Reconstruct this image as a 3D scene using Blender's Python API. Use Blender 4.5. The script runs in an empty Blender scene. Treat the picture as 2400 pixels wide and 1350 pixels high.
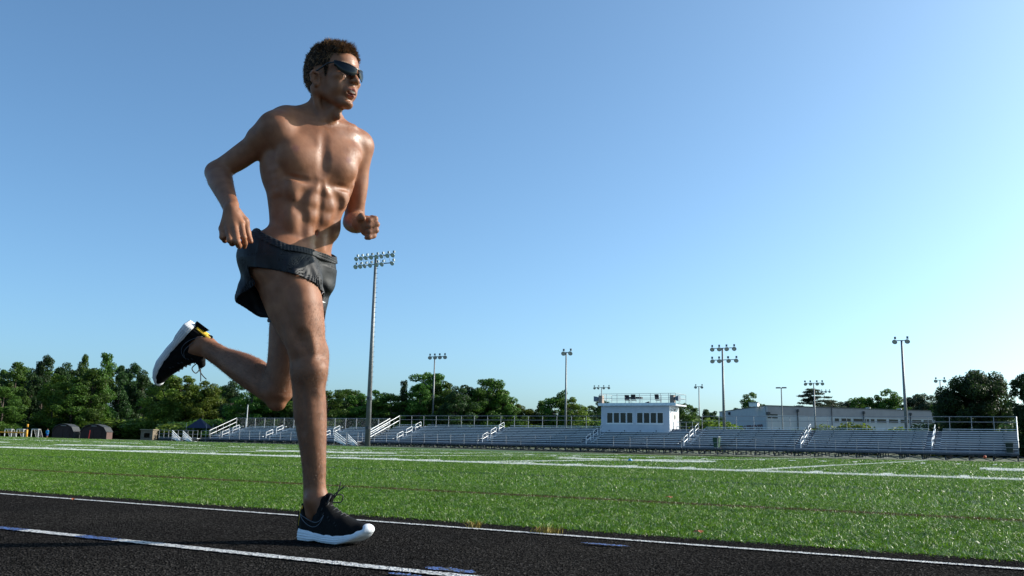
import bpy, bmesh, math, random
import numpy as np
from mathutils import Vector, Matrix
random.seed(7); rng = np.random.default_rng(7)
SC = bpy.context.scene; COL = SC.collection
# ------------------------------------------------------------ camera
YAW, PITCH, ROLL, FPX, CAMH = math.radians(29.5), math.radians(9.85), 0.0185, 2090.0, 0.335
fh = np.array([-math.sin(YAW), math.cos(YAW), 0.0]); r0 = np.array([math.cos(YAW), math.sin(YAW), 0.0]); zz = np.array([0, 0, 1.0])
cF = math.cos(PITCH)*fh + math.sin(PITCH)*zz; cu0 = -math.sin(PITCH)*fh + math.cos(PITCH)*zz
cR = math.cos(ROLL)*r0 + math.sin(ROLL)*cu0; cU = math.cos(ROLL)*cu0 - math.sin(ROLL)*r0
CP = np.array([0, 0, CAMH])
cam_data = bpy.data.cameras.new('camera'); cam = bpy.data.objects.new('camera', cam_data); COL.objects.link(cam)
cam_data.sensor_width = 36.0; cam_data.lens = 36.0*FPX/2400.0; cam_data.clip_start = 0.05; cam_data.clip_end = 6000
cam.matrix_world = Matrix(((cR[0], cU[0], -cF[0], CP[0]), (cR[1], cU[1], -cF[1], CP[1]), (cR[2], cU[2], -cF[2], CP[2]), (0, 0, 0, 1)))
SC.camera = cam
# ------------------------------------------------------------ light
SUN_EL = math.radians(27.0); SUN_AZ = math.radians(46.0)      # direction towards the sun, from +X
sdir = Vector((math.cos(SUN_EL)*math.cos(SUN_AZ), math.cos(SUN_EL)*math.sin(SUN_AZ), math.sin(SUN_EL)))
sl = bpy.data.lights.new('sun', 'SUN'); sun = bpy.data.objects.new('sun', sl); COL.objects.link(sun)
sl.energy = 5.0; sl.angle = math.radians(0.5); sl.color = (1.0, 0.93, 0.82)
sun.rotation_euler = (-sdir).to_track_quat('-Z', 'Y').to_euler()
world = bpy.data.worlds.new('World'); SC.world = world; world.use_nodes = True
wn = world.node_tree; wn.nodes.clear()
wo = wn.nodes.new('ShaderNodeOutputWorld'); wb = wn.nodes.new('ShaderNodeBackground'); ws = wn.nodes.new('ShaderNodeTexSky')
ws.sky_type = 'NISHITA'; ws.sun_disc = False; ws.sun_elevation = SUN_EL; ws.sun_rotation = math.pi/2 - SUN_AZ
ws.air_density = 0.7; ws.dust_density = 2.0; ws.ozone_density = 3.0; ws.altitude = 50
wb.inputs['Strength'].default_value = 0.15
wm = wn.nodes.new('ShaderNodeMix'); wm.data_type = 'RGBA'; wm.blend_type = 'MULTIPLY'; wm.inputs[0].default_value = 1.0; wm.inputs[7].default_value = (0.85, 1.08, 1.08, 1)   # the camera's white balance
wn.links.new(ws.outputs['Color'], wm.inputs[6]); wn.links.new(wm.outputs[2], wb.inputs['Color']); wn.links.new(wb.outputs['Background'], wo.inputs['Surface'])
SC.view_settings.view_transform = 'Standard'; SC.view_settings.look = 'None'; SC.view_settings.gamma = 1.0
SC.view_settings.use_curve_mapping = False; SC.view_settings.exposure = 0.46
SC.render.resolution_x = 1024; SC.render.resolution_y = 576
# ------------------------------------------------------------ helpers
def ray(x, y): return cF + cR*(x-1200)/FPX - cU*(y-675)/FPX
def atD(x, y, D):                       # point of the place seen at (x, y), D metres ahead
    d = ray(x, y); return CP + d*(D/float(d @ fh))
def atP(x, y, P):                       # the same, P metres across the field
    d = ray(x, y); return CP + d*(P/d[1])
def gnd(x, y, gz=0.0):
    d = ray(x, y); return CP + d*((gz-CAMH)/d[2])
def proj(p):
    d = np.array(p)-CP; return 1200+FPX*(d@cR)/(d@cF), 675-FPX*(d@cU)/(d@cF)

def nmat(name):
    m = bpy.data.materials.new(name); m.use_nodes = True; nt = m.node_tree
    return m, nt, nt.nodes['Principled BSDF'], nt.nodes['Material Output']
def N(nt, t, **kw):
    n = nt.nodes.new(t)
    for k, v in kw.items():
        if k.startswith('i_'): n.inputs[k[2:].replace('_', ' ')].default_value = v
        else: setattr(n, k, v)
    return n
def ramp(nt, fac, stops):
    r = nt.nodes.new('ShaderNodeValToRGB'); e = r.color_ramp.elements
    while len(e) < len(stops): e.new(0.5)
    for el, (p, c) in zip(e, stops):
        el.position = p; el.color = (c[0], c[1], c[2], 1) if not isinstance(c, (int, float)) else (c, c, c, 1)
    nt.links.new(fac, r.inputs['Fac']); return r
def simple(name, color, rough=0.6, metal=0.0, noise=0.0, nscale=20.0, bump=0.0, spec=0.5, bscale=None):
    m, nt, b, o = nmat(name)
    b.inputs['Base Color'].default_value = (*color, 1); b.inputs['Roughness'].default_value = rough
    b.inputs['Metallic'].default_value = metal; b.inputs['Specular IOR Level'].default_value = spec
    if noise or bump:
        tc = N(nt, 'ShaderNodeTexCoord'); nz = N(nt, 'ShaderNodeTexNoise'); nz.inputs['Scale'].default_value = nscale; nz.inputs['Detail'].default_value = 6
        nt.links.new(tc.outputs['Object'], nz.inputs['Vector'])
        if noise:
            c0 = [c*(1-noise) for c in color]; c1 = [min(1, c*(1+noise)) for c in color]
            r = ramp(nt, nz.outputs['Fac'], [(0.3, c0), (0.7, c1)]); nt.links.new(r.outputs['Color'], b.inputs['Base Color'])
        if bump:
            n2 = nz
            if bscale: n2 = N(nt, 'ShaderNodeTexNoise'); n2.inputs['Scale'].default_value = bscale; n2.inputs['Detail'].default_value = 4; nt.links.new(tc.outputs['Object'], n2.inputs['Vector'])
            bp = N(nt, 'ShaderNodeBump'); bp.inputs['Strength'].default_value = bump; bp.inputs['Distance'].default_value = 0.01
            nt.links.new(n2.outputs['Fac'], bp.inputs['Height']); nt.links.new(bp.outputs['Normal'], b.inputs['Normal'])
    return m

def tag(o, label=None, cat=None, group=None, kind=None):
    if label: o['label'] = label
    if cat: o['category'] = cat
    if group: o['group'] = group
    if kind: o['kind'] = kind
    return o
def empty(name, loc=(0, 0, 0), label=None, cat=None, group=None, rz=0.0):
    o = bpy.data.objects.new(name, None); COL.objects.link(o); o.location = loc; o.rotation_euler = (0, 0, rz)
    o.empty_display_size = 0.2
    return tag(o, label, cat, group)
def link(name, me, parent=None, loc=None):
    o = bpy.data.objects.new(name, me); COL.objects.link(o)
    if parent is not None: o.parent = parent
    if loc is not None: o.location = loc
    return o
def pydata(name, V, Fc, mat, parent=None, smooth=False, loc=None):
    me = bpy.data.meshes.new(name); V = np.asarray(V, dtype=np.float32)
    if isinstance(Fc, np.ndarray):
        n, k = Fc.shape
        me.vertices.add(len(V)); me.vertices.foreach_set('co', V.ravel())
        me.loops.add(n*k); me.loops.foreach_set('vertex_index', Fc.astype(np.int32).ravel())
        me.polygons.add(n); me.polygons.foreach_set('loop_start', np.arange(0, n*k, k, dtype=np.int32))
        me.polygons.foreach_set('loop_total', np.full(n, k, dtype=np.int32)); me.update(calc_edges=True)
    else: me.from_pydata(V.tolist(), [], Fc)
    if smooth: me.polygons.foreach_set('use_smooth', np.ones(len(me.polygons), dtype=bool))
    if mat: me.materials.append(mat)
    return link(name, me, parent, loc)
class MB:                                # a little mesh builder (boxes, bars, tubes) that ends as ONE mesh
    def __init__(s): s.v = []; s.f = []
    def quadbox(s, P8):
        b = len(s.v); s.v += [tuple(p) for p in P8]
        s.f += [(b, b+3, b+2, b+1), (b+4, b+5, b+6, b+7), (b, b+1, b+5, b+4), (b+1, b+2, b+6, b+5), (b+2, b+3, b+7, b+6), (b+3, b, b+4, b+7)]
    def box(s, x0, x1, y0, y1, z0, z1):
        s.quadbox([(x0, y0, z0), (x1, y0, z0), (x1, y1, z0), (x0, y1, z0), (x0, y0, z1), (x1, y0, z1), (x1, y1, z1), (x0, y1, z1)]); return s
    def tube(s, a, b, ra, rb=None, n=8, cap=True):
        rb = ra if rb is None else rb; a = Vector(a); b = Vector(b); d = (b-a).normalized()
        up = Vector((0, 0, 1)) if abs(d.z) < 0.9 else Vector((1, 0, 0)); u = d.cross(up).normalized(); w = d.cross(u)
        k = len(s.v)
        for c, r in ((a, ra), (b, rb)):
            for i in range(n):
                t = 2*math.pi*i/n; s.v.append(tuple(c+u*(math.cos(t)*r)+w*(math.sin(t)*r)))
        for i in range(n): j = (i+1) % n; s.f.append((k+i, k+j, k+n+j, k+n+i))
        if cap: s.f.append(tuple(k+i for i in reversed(range(n)))); s.f.append(tuple(k+n+i for i in range(n)))
        return s
    def path(s, pts, r, n=6):              # one smooth tube through all points
        pts = [Vector(p) for p in pts]; k0 = len(s.v); m = len(pts); pu = None
        for i, p in enumerate(pts):
            d = (pts[min(i+1, m-1)]-pts[max(i-1, 0)]).normalized()
            u = d.cross(Vector((0, 0, 1)) if abs(d.z) < .95 else Vector((1, 0, 0))).normalized() if pu is None else (pu-d*pu.dot(d)).normalized()
            pu = u; w = d.cross(u); rr = r[i] if hasattr(r, '__len__') else r
            for j in range(n): t = 2*math.pi*j/n; s.v.append(tuple(p+u*(math.cos(t)*rr)+w*(math.sin(t)*rr)))
        for i in range(m-1):
            for j in range(n): j2 = (j+1) % n; a = k0+i*n; s.f.append((a+j, a+j2, a+n+j2, a+n+j))
        s.f.append(tuple(k0+j for j in reversed(range(n)))); s.f.append(tuple(k0+(m-1)*n+j for j in range(n))); return s
    def bar(s, a, b, w, h=None):          # a square bar
        h = w if h is None else h; a = Vector(a); b = Vector(b); d = (b-a).normalized()
        up = Vector((0, 0, 1)) if abs(d.z) < 0.95 else Vector((0, 1, 0)); u = d.cross(up).normalized()*w/2; v = u.cross(d).normalized()*h/2
        s.quadbox([a-u-v, a+u-v, a+u+v, a-u+v, b-u-v, b+u-v, b+u+v, b-u+v]); return s
    def build(s, name, mat, parent=None, smooth=False, loc=None, origin=None):
        V = s.v
        if origin is not None: V = [(p[0]-origin[0], p[1]-origin[1], p[2]-origin[2]) for p in V]
        return pydata(name, V, s.f, mat, parent, smooth, loc)
# distance-field sculpting: the body is one continuous surface
def V3(*a): return np.array(a, dtype=np.float64)
def nrm(v): return v/np.linalg.norm(v)
def smin(a, b, k):
    h = np.clip(0.5+0.5*(b-a)/k, 0, 1); return b*(1-h)+a*h-k*h*(1-h)
class Field:
    def __init__(s, lo, hi, h):
        s.h = h; s.lo = np.array(lo); s.n = np.ceil((np.array(hi)-s.lo)/h).astype(int)+1
        s.D = np.full(s.n, 0.2, np.float32); s.ax = [s.lo[i]+h*np.arange(s.n[i]) for i in range(3)]
    def put(s, fn, lo, hi, k=0.01, op='add', pad=0.03):
        i0 = np.clip(np.floor((np.array(lo)-pad-s.lo)/s.h).astype(int), 0, s.n-1); i1 = np.clip(np.ceil((np.array(hi)+pad-s.lo)/s.h).astype(int)+1, 1, s.n)
        if (i1 <= i0).any(): return
        sl = tuple(slice(a, b) for a, b in zip(i0, i1))
        X = s.ax[0][sl[0]][:, None, None].astype(np.float32); Y = s.ax[1][sl[1]][None, :, None].astype(np.float32); Z = s.ax[2][sl[2]][None, None, :].astype(np.float32)
        d = fn(X, Y, Z); S = s.D[sl]
        if op == 'add': s.D[sl] = smin(S, d, k)
        elif op == 'cut': s.D[sl] = -smin(-S, d, k)
        elif op == 'both': s.D[sl] = -smin(-S, -d, k)
        elif op == 'disp': s.D[sl] = S + d
    def mesh(s, smooth=2):
        D = s.D; I = D < 0
        c = I[:-1, :-1, :-1].astype(np.int8)
        for dx in (0, 1):
            for dy in (0, 1):
                for dz in (0, 1):
                    if dx+dy+dz: c = c + I[dx:I.shape[0]-1+dx, dy:I.shape[1]-1+dy, dz:I.shape[2]-1+dz]
        act = np.argwhere((c > 0) & (c < 8)); del c
        idx = np.full(np.array(D.shape)-1, -1, np.int32); idx[tuple(act.T)] = np.arange(len(act))
        P = np.zeros((len(act), 3)); W = np.zeros(len(act))
        cor = [(a, b, e) for a in (0, 1) for b in (0, 1) for e in (0, 1)]
        vals = {q: D[act[:, 0]+q[0], act[:, 1]+q[1], act[:, 2]+q[2]] for q in cor}
        for a in cor:
            for ax in range(3):
                if a[ax] == 0:
                    b = list(a); b[ax] = 1; b = tuple(b); va, vb = vals[a], vals[b]; m = (va < 0) != (vb < 0)
                    t = np.where(m, va/np.where(m, va-vb, 1), 0); q = np.tile(np.array(a, float), (len(act), 1)); q[:, ax] = t
                    P[m] += q[m]; W += m
        Vv = s.lo + s.h*(act+P/W[:, None])
        quads = []
        for ax in range(3):
            sl0 = [slice(None)]*3; sl1 = [slice(None)]*3; sl0[ax] = slice(0, -1); sl1[ax] = slice(1, None)
            A = I[tuple(sl0)]; B = I[tuple(sl1)]; e = np.argwhere(A != B); o1, o2 = [(1, 2), (2, 0), (0, 1)][ax]
            ok = (e[:, o1] > 0) & (e[:, o2] > 0) & (e[:, o1] < D.shape[o1]-1) & (e[:, o2] < D.shape[o2]-1); e = e[ok]
            def cell(d1, d2):
                q = e.copy(); q[:, o1] += d1; q[:, o2] += d2; return idx[q[:, 0], q[:, 1], q[:, 2]]
            Q = np.stack([cell(-1, -1), cell(0, -1), cell(0, 0), cell(-1, 0)], 1); fl = ~A[tuple(e.T)]
            Q[fl] = Q[fl][:, ::-1]; quads.append(Q)
        Q = np.concatenate(quads); Q = Q[(Q >= 0).all(1)]
        E = np.concatenate([Q[:, [0, 1]], Q[:, [1, 2]], Q[:, [2, 3]], Q[:, [3, 0]]])
        for it in range(smooth):
            for lam in (0.55, -0.5):
                S = np.zeros_like(Vv); n = np.bincount(E[:, 0], minlength=len(Vv))+np.bincount(E[:, 1], minlength=len(Vv))
                for k in range(3): S[:, k] = np.bincount(E[:, 0], Vv[E[:, 1], k], len(Vv))+np.bincount(E[:, 1], Vv[E[:, 0], k], len(Vv))
                Vv = Vv + lam*(S/np.maximum(n, 1)[:, None]-Vv)
        return Vv, Q
    def cone(s, a, b, ra, rb, k=0.012, op='add'):
        a = V3(*a); b = V3(*b); ba = b-a; L2 = float(ba@ba); r = max(ra, rb)
        def fn(X, Y, Z):
            px, py, pz = X-a[0], Y-a[1], Z-a[2]; t = np.clip((px*ba[0]+py*ba[1]+pz*ba[2])/L2, 0, 1)
            return np.sqrt((px-t*ba[0])**2+(py-t*ba[1])**2+(pz-t*ba[2])**2)-(ra+(rb-ra)*t)
        s.put(fn, np.minimum(a, b)-r, np.maximum(a, b)+r, k, op)
    def ell(s, c, r, M=np.eye(3), k=0.012, op='add'):   # rows of M: the ellipsoid's own axes
        c = V3(*c); r = V3(*r); ext = np.sqrt(((M.T*r)**2).sum(1))
        def fn(X, Y, Z):
            p = [M[i][0]*(X-c[0])+M[i][1]*(Y-c[1])+M[i][2]*(Z-c[2]) for i in range(3)]
            k0 = np.sqrt(sum((p[i]/r[i])**2 for i in range(3)))+1e-6; k1 = np.sqrt(sum((p[i]/r[i]**2)**2 for i in range(3)))+1e-6
            return k0*(k0-1)/k1
        s.put(fn, c-ext, c+ext, k, op)
    def loft(s, A, B, e1, st, cap=(0.02, 0.02), k=0.02, bow=None):
        # st rows: t, r(+e1), r(-e1), r(+e2), r(-e2)
        A = V3(*A); B = V3(*B); ax = B-A; L = np.linalg.norm(ax); ax = ax/L; e1 = nrm(e1-ax*(e1@ax)); e2 = np.cross(ax, e1)
        st = np.array(st, float); tt = np.linspace(0, 1, 200); tab = []
        for j in range(1, 5):
            y = np.interp(tt, st[:, 0], st[:, j]); ker = np.hanning(25); ker /= ker.sum(); y = np.convolve(np.pad(y, 12, mode='edge'), ker, 'valid'); tab.append(y)
        def fn(X, Y, Z):
            px, py, pz = X-A[0], Y-A[1], Z-A[2]; w = px*ax[0]+py*ax[1]+pz*ax[2]; t = np.clip(w/L, 0, 1)
            u = px*e1[0]+py*e1[1]+pz*e1[2]; v = px*e2[0]+py*e2[1]+pz*e2[2]
            if bow is not None: u = u-bow*4*t*(1-t)
            r = [np.interp(t, tt, q) for q in tab]; ru = np.where(u > 0, r[0], r[1]); rv = np.where(v > 0, r[2], r[3])
            ex = np.where(w < 0, -w/cap[0], np.where(w > L, (w-L)/cap[1], 0))
            rho = np.sqrt((u/ru)**2+(v/rv)**2+ex**2); return ((rho-1)*np.minimum(ru, rv)*1.08).astype(np.float32)
        R = st[:, 1:].max()+(abs(bow) if bow else 0); s.put(fn, np.minimum(A, B)-R, np.maximum(A, B)+R, k)
def hd(theta):                              # level direction turned theta degrees from image right towards the viewer
    t = math.radians(theta); return math.cos(t)*r0-math.sin(t)*fh
def lf(theta):                              # his left when facing hd(theta)
    t = math.radians(theta); return math.sin(t)*r0+math.cos(t)*fh
# ============================================================ GROUND, TRACK, FIELD
def zprof(y, x=-11.0):                     # the field is crowned: it falls away behind its middle
    w = np.clip((np.asarray(y, float)-12)/24, 0, 1); w = w*w*(3-2*w)
    return np.interp(x, [-90, -65, -39, -21.5, -11, 0, 20], [.12, .11, .0, -.14, -.10, -.04, -.02])*w+np.interp(y, [-400, 3.2, 12, 36, 42, 60, 80, 130, 900, 3500], [-.01, -.01, .0, .0, -.02, -.22, -.45, -.45, -.45, -.45])
def sheet(name, xs, ys, dz, mat, kind='structure', ragged=None):
    xs = np.array(xs, float); ys = np.array(ys, float); V = [(x, y, float(zprof(y, x))+dz) for y in ys for x in xs]
    nx = len(xs); Fq = [(j*nx+i, j*nx+i+1, (j+1)*nx+i+1, (j+1)*nx+i) for j in range(len(ys)-1) for i in range(nx-1)]
    o = pydata(name, V, Fq, mat); return tag(o, kind=kind)
YS = [3.3, 6, 9, 12, 16, 20, 24, 28, 32, 36, 38, 40, 42, 46, 50, 55, 60, 66]
# ground
mg, nt, b, o_ = nmat('far_ground'); g = N(nt, 'ShaderNodeNewGeometry'); nz = N(nt, 'ShaderNodeTexNoise', i_Scale=.35, i_Detail=8.0); nt.links.new(g.outputs['Position'], nz.inputs['Vector'])
r = ramp(nt, nz.outputs['Fac'], [(.35, (.030, .040, .014)), (.55, (.055, .075, .022)), (.7, (.10, .085, .05))]); nt.links.new(r.outputs['Color'], b.inputs['Base Color']); b.inputs['Roughness'].default_value = .9
sheet('ground', [-3000, -400, -90, -65, -52, -39, -30, -21.5, -16, -11, -5, 0, 20, 150, 400, 3000], [-400, -6.5, 3.2, 12, 36, 42, 60, 80, 130, 300, 900, 3500], -.03, mg)
# track: black rubber granules
mt, nt, b, o_ = nmat('track_rubber'); g = N(nt, 'ShaderNodeNewGeometry')
v1 = N(nt, 'ShaderNodeTexVoronoi', i_Scale=165.0); v2 = N(nt, 'ShaderNodeTexNoise', i_Scale=45.0, i_Detail=8.0); v3 = N(nt, 'ShaderNodeTexNoise', i_Scale=1.3, i_Detail=4.0)
for q in (v1, v2, v3): nt.links.new(g.outputs['Position'], q.inputs['Vector'])
r = ramp(nt, v1.outputs['Color'], [(0, (.006, .006, .006)), (.5, (.0165, .016, .0155)), (.85, (.048, .046, .044)), (1, (.12, .118, .115))])
r3 = ramp(nt, v3.outputs['Fac'], [(.35, (.75, .75, .78)), (.65, (1.15, 1.12, 1.1))]); mx = N(nt, 'ShaderNodeMix', data_type='RGBA', blend_type='MULTIPLY'); mx.inputs[0].default_value = 1
nt.links.new(r.outputs['Color'], mx.inputs[6]); nt.links.new(r3.outputs['Color'], mx.inputs[7]); nt.links.new(mx.outputs[2], b.inputs['Base Color']); b.inputs['Roughness'].default_value = .95; b.inputs['Specular IOR Level'].default_value = .0
ad = N(nt, 'ShaderNodeMath', operation='ADD'); nt.links.new(v1.outputs['Distance'], ad.inputs[0]); nt.links.new(v2.outputs['Fac'], ad.inputs[1])
bp = N(nt, 'ShaderNodeBump', i_Strength=1.0, i_Distance=.012); nt.links.new(ad.outputs[0], bp.inputs['Height']); nt.links.new(bp.outputs['Normal'], b.inputs['Normal'])
tag(pydata('track', [(-200, -6.5, -.002), (200, -6.5, -.002), (200, 3.34, -.002), (-200, 3.34, -.002)], [(0, 1, 2, 3)], mt), kind='structure')
def paint_mat(name, col, worn=.35):
    m, nt, b, o_ = nmat(name); g = N(nt, 'ShaderNodeNewGeometry'); n1 = N(nt, 'ShaderNodeTexNoise', i_Scale=90.0, i_Detail=5.0); v1 = N(nt, 'ShaderNodeTexVoronoi', i_Scale=165.0)
    for q in (n1, v1): nt.links.new(g.outputs['Position'], q.inputs['Vector'])
    r = ramp(nt, n1.outputs['Fac'], [(worn, (.015, .015, .017)), (worn+.07, col)]); nt.links.new(r.outputs['Color'], b.inputs['Base Color']); b.inputs['Roughness'].default_value = .7
    bp = N(nt, 'ShaderNodeBump', i_Strength=1.0, i_Distance=.010); nt.links.new(v1.outputs['Distance'], bp.inputs['Height']); nt.links.new(bp.outputs['Normal'], b.inputs['Normal']); return m
mpw = paint_mat('track_paint_white', (.62, .62, .62), .40); mpb = paint_mat('track_paint_blue', (.05, .13, .42), .46)
def ragged(name, x0, x1, y, w, mat, z, step=.012, jit=.004, taper=False):
    n = max(4, int((x1-x0)/step)); xs = np.linspace(x0, x1, n); V = []
    for i, x in enumerate(xs):
        tp = 1.0 if not taper else min(1, 6*min(i, n-1-i)/n+.05)
        V.append((x, y-w/2*tp+rng.normal(0, jit)*.6, z)); V.append((x, y+w/2*tp+rng.normal(0, jit)*.6, z))
    return tag(pydata(name, V, [(2*i, 2*i+2, 2*i+3, 2*i+1) for i in range(n-1)], mat), kind='structure')
ragged('lane_line', -14, 6, 3.075, .038, mpw, .002); ragged('lane_line', -60, -14, 3.085, .050, mpw, .002, step=.2)
bs = [gnd(-400, 1200)[0], gnd(58, 1243)[0], gnd(182, 1257)[0], gnd(268, 1267)[0]]
ragged('lane_line', bs[1], bs[2], 1.985, .052, mpw, .002); ragged('lane_line', bs[3], 6, 1.985, .052, mpw, .002); ragged('lane_line', -12, bs[0], 1.985, .052, mpw, .002, step=.1)
ragged('blue_mark', bs[0], bs[1], 1.985, .052, mpb, .002); ragged('blue_mark', bs[2], bs[3], 1.985, .052, mpb, .002)
for yy in (.93, -.14, -1.21, -2.28): ragged('lane_line', -60, 20, yy, .055, mpw, .002, step=.1)
q = gnd(1425, 1279); ragged('blue_mark', q[0]-.10, q[0]+.08, q[1], .030, mpb, .004, .006, .007, True)
q = gnd(1040, 1340); ragged('blue_mark', q[0]-.07, q[0]+.09, q[1]+.02, .050, mpb, .004, .006, .008, True)
q = gnd(955, 1349); ragged('blue_mark', q[0]-.05, q[0]+.05, q[1]-.01, .028, mpb, .004, .006, .007, True)
# turf
SIDE, YL0, YD5 = 12.5, -3.40, 4.572
def turf_color(nt, base):                  # painted fibres: brown, navy and white stripes across the field
    g = N(nt, 'ShaderNodeNewGeometry'); sx = N(nt, 'ShaderNodeSeparateXYZ'); nt.links.new(g.outputs['Position'], sx.inputs[0])
    nz = N(nt, 'ShaderNodeTexNoise', i_Scale=38.0, i_Detail=4.0); nt.links.new(g.outputs['Position'], nz.inputs['Vector'])
    cur = base
    for y, hw, col in ((5.20, .065, (.080, .040, .010)), (8.45, .045, (.006, .020, .055)), (SIDE, .06, (.78, .80, .76))):
        su = N(nt, 'ShaderNodeMath', operation='SUBTRACT'); su.inputs[1].default_value = y; nt.links.new(sx.outputs['Y'], su.inputs[0])
        wob = N(nt, 'ShaderNodeMath', operation='MULTIPLY_ADD'); wob.inputs[1].default_value = .22; wob.inputs[2].default_value = -.11; nt.links.new(nz.outputs['Fac'], wob.inputs[0])
        s2 = N(nt, 'ShaderNodeMath', operation='ADD'); nt.links.new(su.outputs[0], s2.inputs[0]); nt.links.new(wob.outputs[0], s2.inputs[1])
        ab = N(nt, 'ShaderNodeMath', operation='ABSOLUTE'); nt.links.new(s2.outputs[0], ab.inputs[0])
        lt = N(nt, 'ShaderNodeMath', operation='LESS_THAN'); lt.inputs[1].default_value = hw; nt.links.new(ab.outputs[0], lt.inputs[0])
        mx = N(nt, 'ShaderNodeMix', data_type='RGBA'); nt.links.new(lt.outputs[0], mx.inputs[0]); nt.links.new(cur, mx.inputs[6]); mx.inputs[7].default_value = (*col, 1); cur = mx.outputs[2]
    return cur
mtf, nt, b, o_ = nmat('turf_base'); g = N(nt, 'ShaderNodeNewGeometry'); nz = N(nt, 'ShaderNodeTexNoise', i_Scale=26.0, i_Detail=8.0); nt.links.new(g.outputs['Position'], nz.inputs['Vector'])
r = ramp(nt, nz.outputs['Fac'], [(.3, (.010, .028, .004)), (.7, (.042, .125, .012))]); nt.links.new(turf_color(nt, r.outputs['Color']), b.inputs['Base Color']); b.inputs['Roughness'].default_value = .85
bp = N(nt, 'ShaderNodeBump', i_Strength=.6, i_Distance=.02); nt.links.new(nz.outputs['Fac'], bp.inputs['Height']); nt.links.new(bp.outputs['Normal'], b.inputs['Normal'])
sheet('turf', [-260, -90, -65, -52, -39, -30, -21.5, -16, -11, -5, 0, 20, 80], YS, .0, mtf)
sheet('track', [-200, 0, 60], [66.6, 70, 76, 80.5], .01, mt)
def blade_mat(name, white=False):
    m, nt, b, o_ = nmat(name); g = N(nt, 'ShaderNodeNewGeometry')
    if white: r = ramp(nt, g.outputs['Random Per Island'], [(0, (.62, .64, .60)), (1, (.84, .85, .82))]); c = r.outputs['Color']
    else:
        nz = N(nt, 'ShaderNodeTexNoise', i_Scale=5.0, i_Detail=8.0, i_Roughness=.7); nt.links.new(g.outputs['Position'], nz.inputs['Vector'])
        r = ramp(nt, g.outputs['Random Per Island'], [(0, (.018, .060, .003)), (.5, (.088, .205, .004)), (.94, (.18, .34, .010)), (.965, (.62, .66, .42))])  # palest few fibres stand in for sun glints, painted into the colour
        r2 = ramp(nt, nz.outputs['Fac'], [(.32, (.52, .60, .55)), (.68, (1.3, 1.2, 1.1))]); mx = N(nt, 'ShaderNodeMix', data_type='RGBA', blend_type='MULTIPLY'); mx.inputs[0].default_value = 1
        nt.links.new(r.outputs['Color'], mx.inputs[6]); nt.links.new(r2.outputs['Color'], mx.inputs[7]); c = turf_color(nt, mx.outputs[2])
    nt.links.new(c, b.inputs['Base Color']); b.inputs['Roughness'].default_value = .36; b.inputs['Specular IOR Level'].default_value = .32
    b.inputs['Transmission Weight'].default_value = 0; tr = N(nt, 'ShaderNodeBsdfTranslucent'); nt.links.new(c, tr.inputs['Color'])
    ms = N(nt, 'ShaderNodeMixShader'); ms.inputs[0].default_value = .3; nt.links.new(b.outputs[0], ms.inputs[1]); nt.links.new(tr.outputs[0], ms.inputs[2]); nt.links.new(ms.outputs[0], o_.inputs['Surface']); return m
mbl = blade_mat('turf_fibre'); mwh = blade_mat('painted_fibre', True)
def blades(name, X, Y, h, w, mat, kind='stuff', lean=.5, bend=True):
    n = len(X); a = rng.uniform(0, 2*math.pi, n); hh = h*rng.uniform(.6, 1.15, n); ww = w*rng.uniform(.7, 1.3, n)
    ux, uy = np.cos(a)*ww/2, np.sin(a)*ww/2; la = rng.uniform(0, 2*math.pi, n); ll = np.abs(rng.normal(0, lean, n))*hh
    z = zprof(Y, X); lx_, ly_ = np.cos(la)*ll, np.sin(la)*ll
    B0 = np.stack([X-ux, Y-uy, z], 1); B1 = np.stack([X+ux, Y+uy, z], 1)
    if not bend:
        Tp = np.stack([X+lx_, Y+ly_, z+hh], 1); V = np.stack([B0, B1, Tp], 1).reshape(-1, 3); Fq = np.arange(3*n).reshape(-1, 3)
    else:
        M0 = np.stack([X-ux*.9+lx_*.35, Y-uy*.9+ly_*.35, z+hh*.62], 1); M1 = np.stack([X+ux*.9+lx_*.35, Y+uy*.9+ly_*.35, z+hh*.62], 1); Tp = np.stack([X+lx_*1.25, Y+ly_*1.25, z+hh*.96], 1)
        V = np.stack([B0, B1, M1, M0, Tp], 1).reshape(-1, 3); k = np.arange(n)*5
        Fq = np.concatenate([np.stack([k, k+1, k+2], 1), np.stack([k, k+2, k+3], 1), np.stack([k+3, k+2, k+4], 1)])
    return tag(pydata(name, V, Fq, mat), kind=kind)
def wedge(y0, y1, dens, m=1.1):            # random points of the visible part of the field
    n = int((y1-y0)*(y1*2.2+2*m)*dens); Y = rng.uniform(y0, y1, n); X = rng.uniform(-(y1*2.0+m), m+y1*.2, n)
    ok = (X > -1.85*Y-m) & (X < .16*Y+m); return X[ok], Y[ok]
Xa, Ya = wedge(3.30, 6.2, 13000); Xb, Yb = wedge(6.2, 13, 2600)
edge_ok = Ya > 3.30+.03*np.sin(Xa*7)+.02*np.sin(Xa*23); Xa, Ya = Xa[edge_ok], Ya[edge_ok]
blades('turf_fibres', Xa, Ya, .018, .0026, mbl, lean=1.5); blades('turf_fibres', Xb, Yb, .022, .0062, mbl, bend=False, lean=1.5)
Xc, Yc = wedge(13, 24, 420); Xd, Yd = wedge(24, 41, 140)
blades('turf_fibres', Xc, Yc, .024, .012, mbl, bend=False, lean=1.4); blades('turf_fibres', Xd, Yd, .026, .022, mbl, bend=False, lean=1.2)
XR = np.concatenate([rng.uniform(-14, 2.5, 3000)]); YR = 3.27+np.abs(rng.normal(0, .03, 3000)); blades('turf_fibres', XR, YR, .018, .0034, mbl, lean=1.8)
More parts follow.
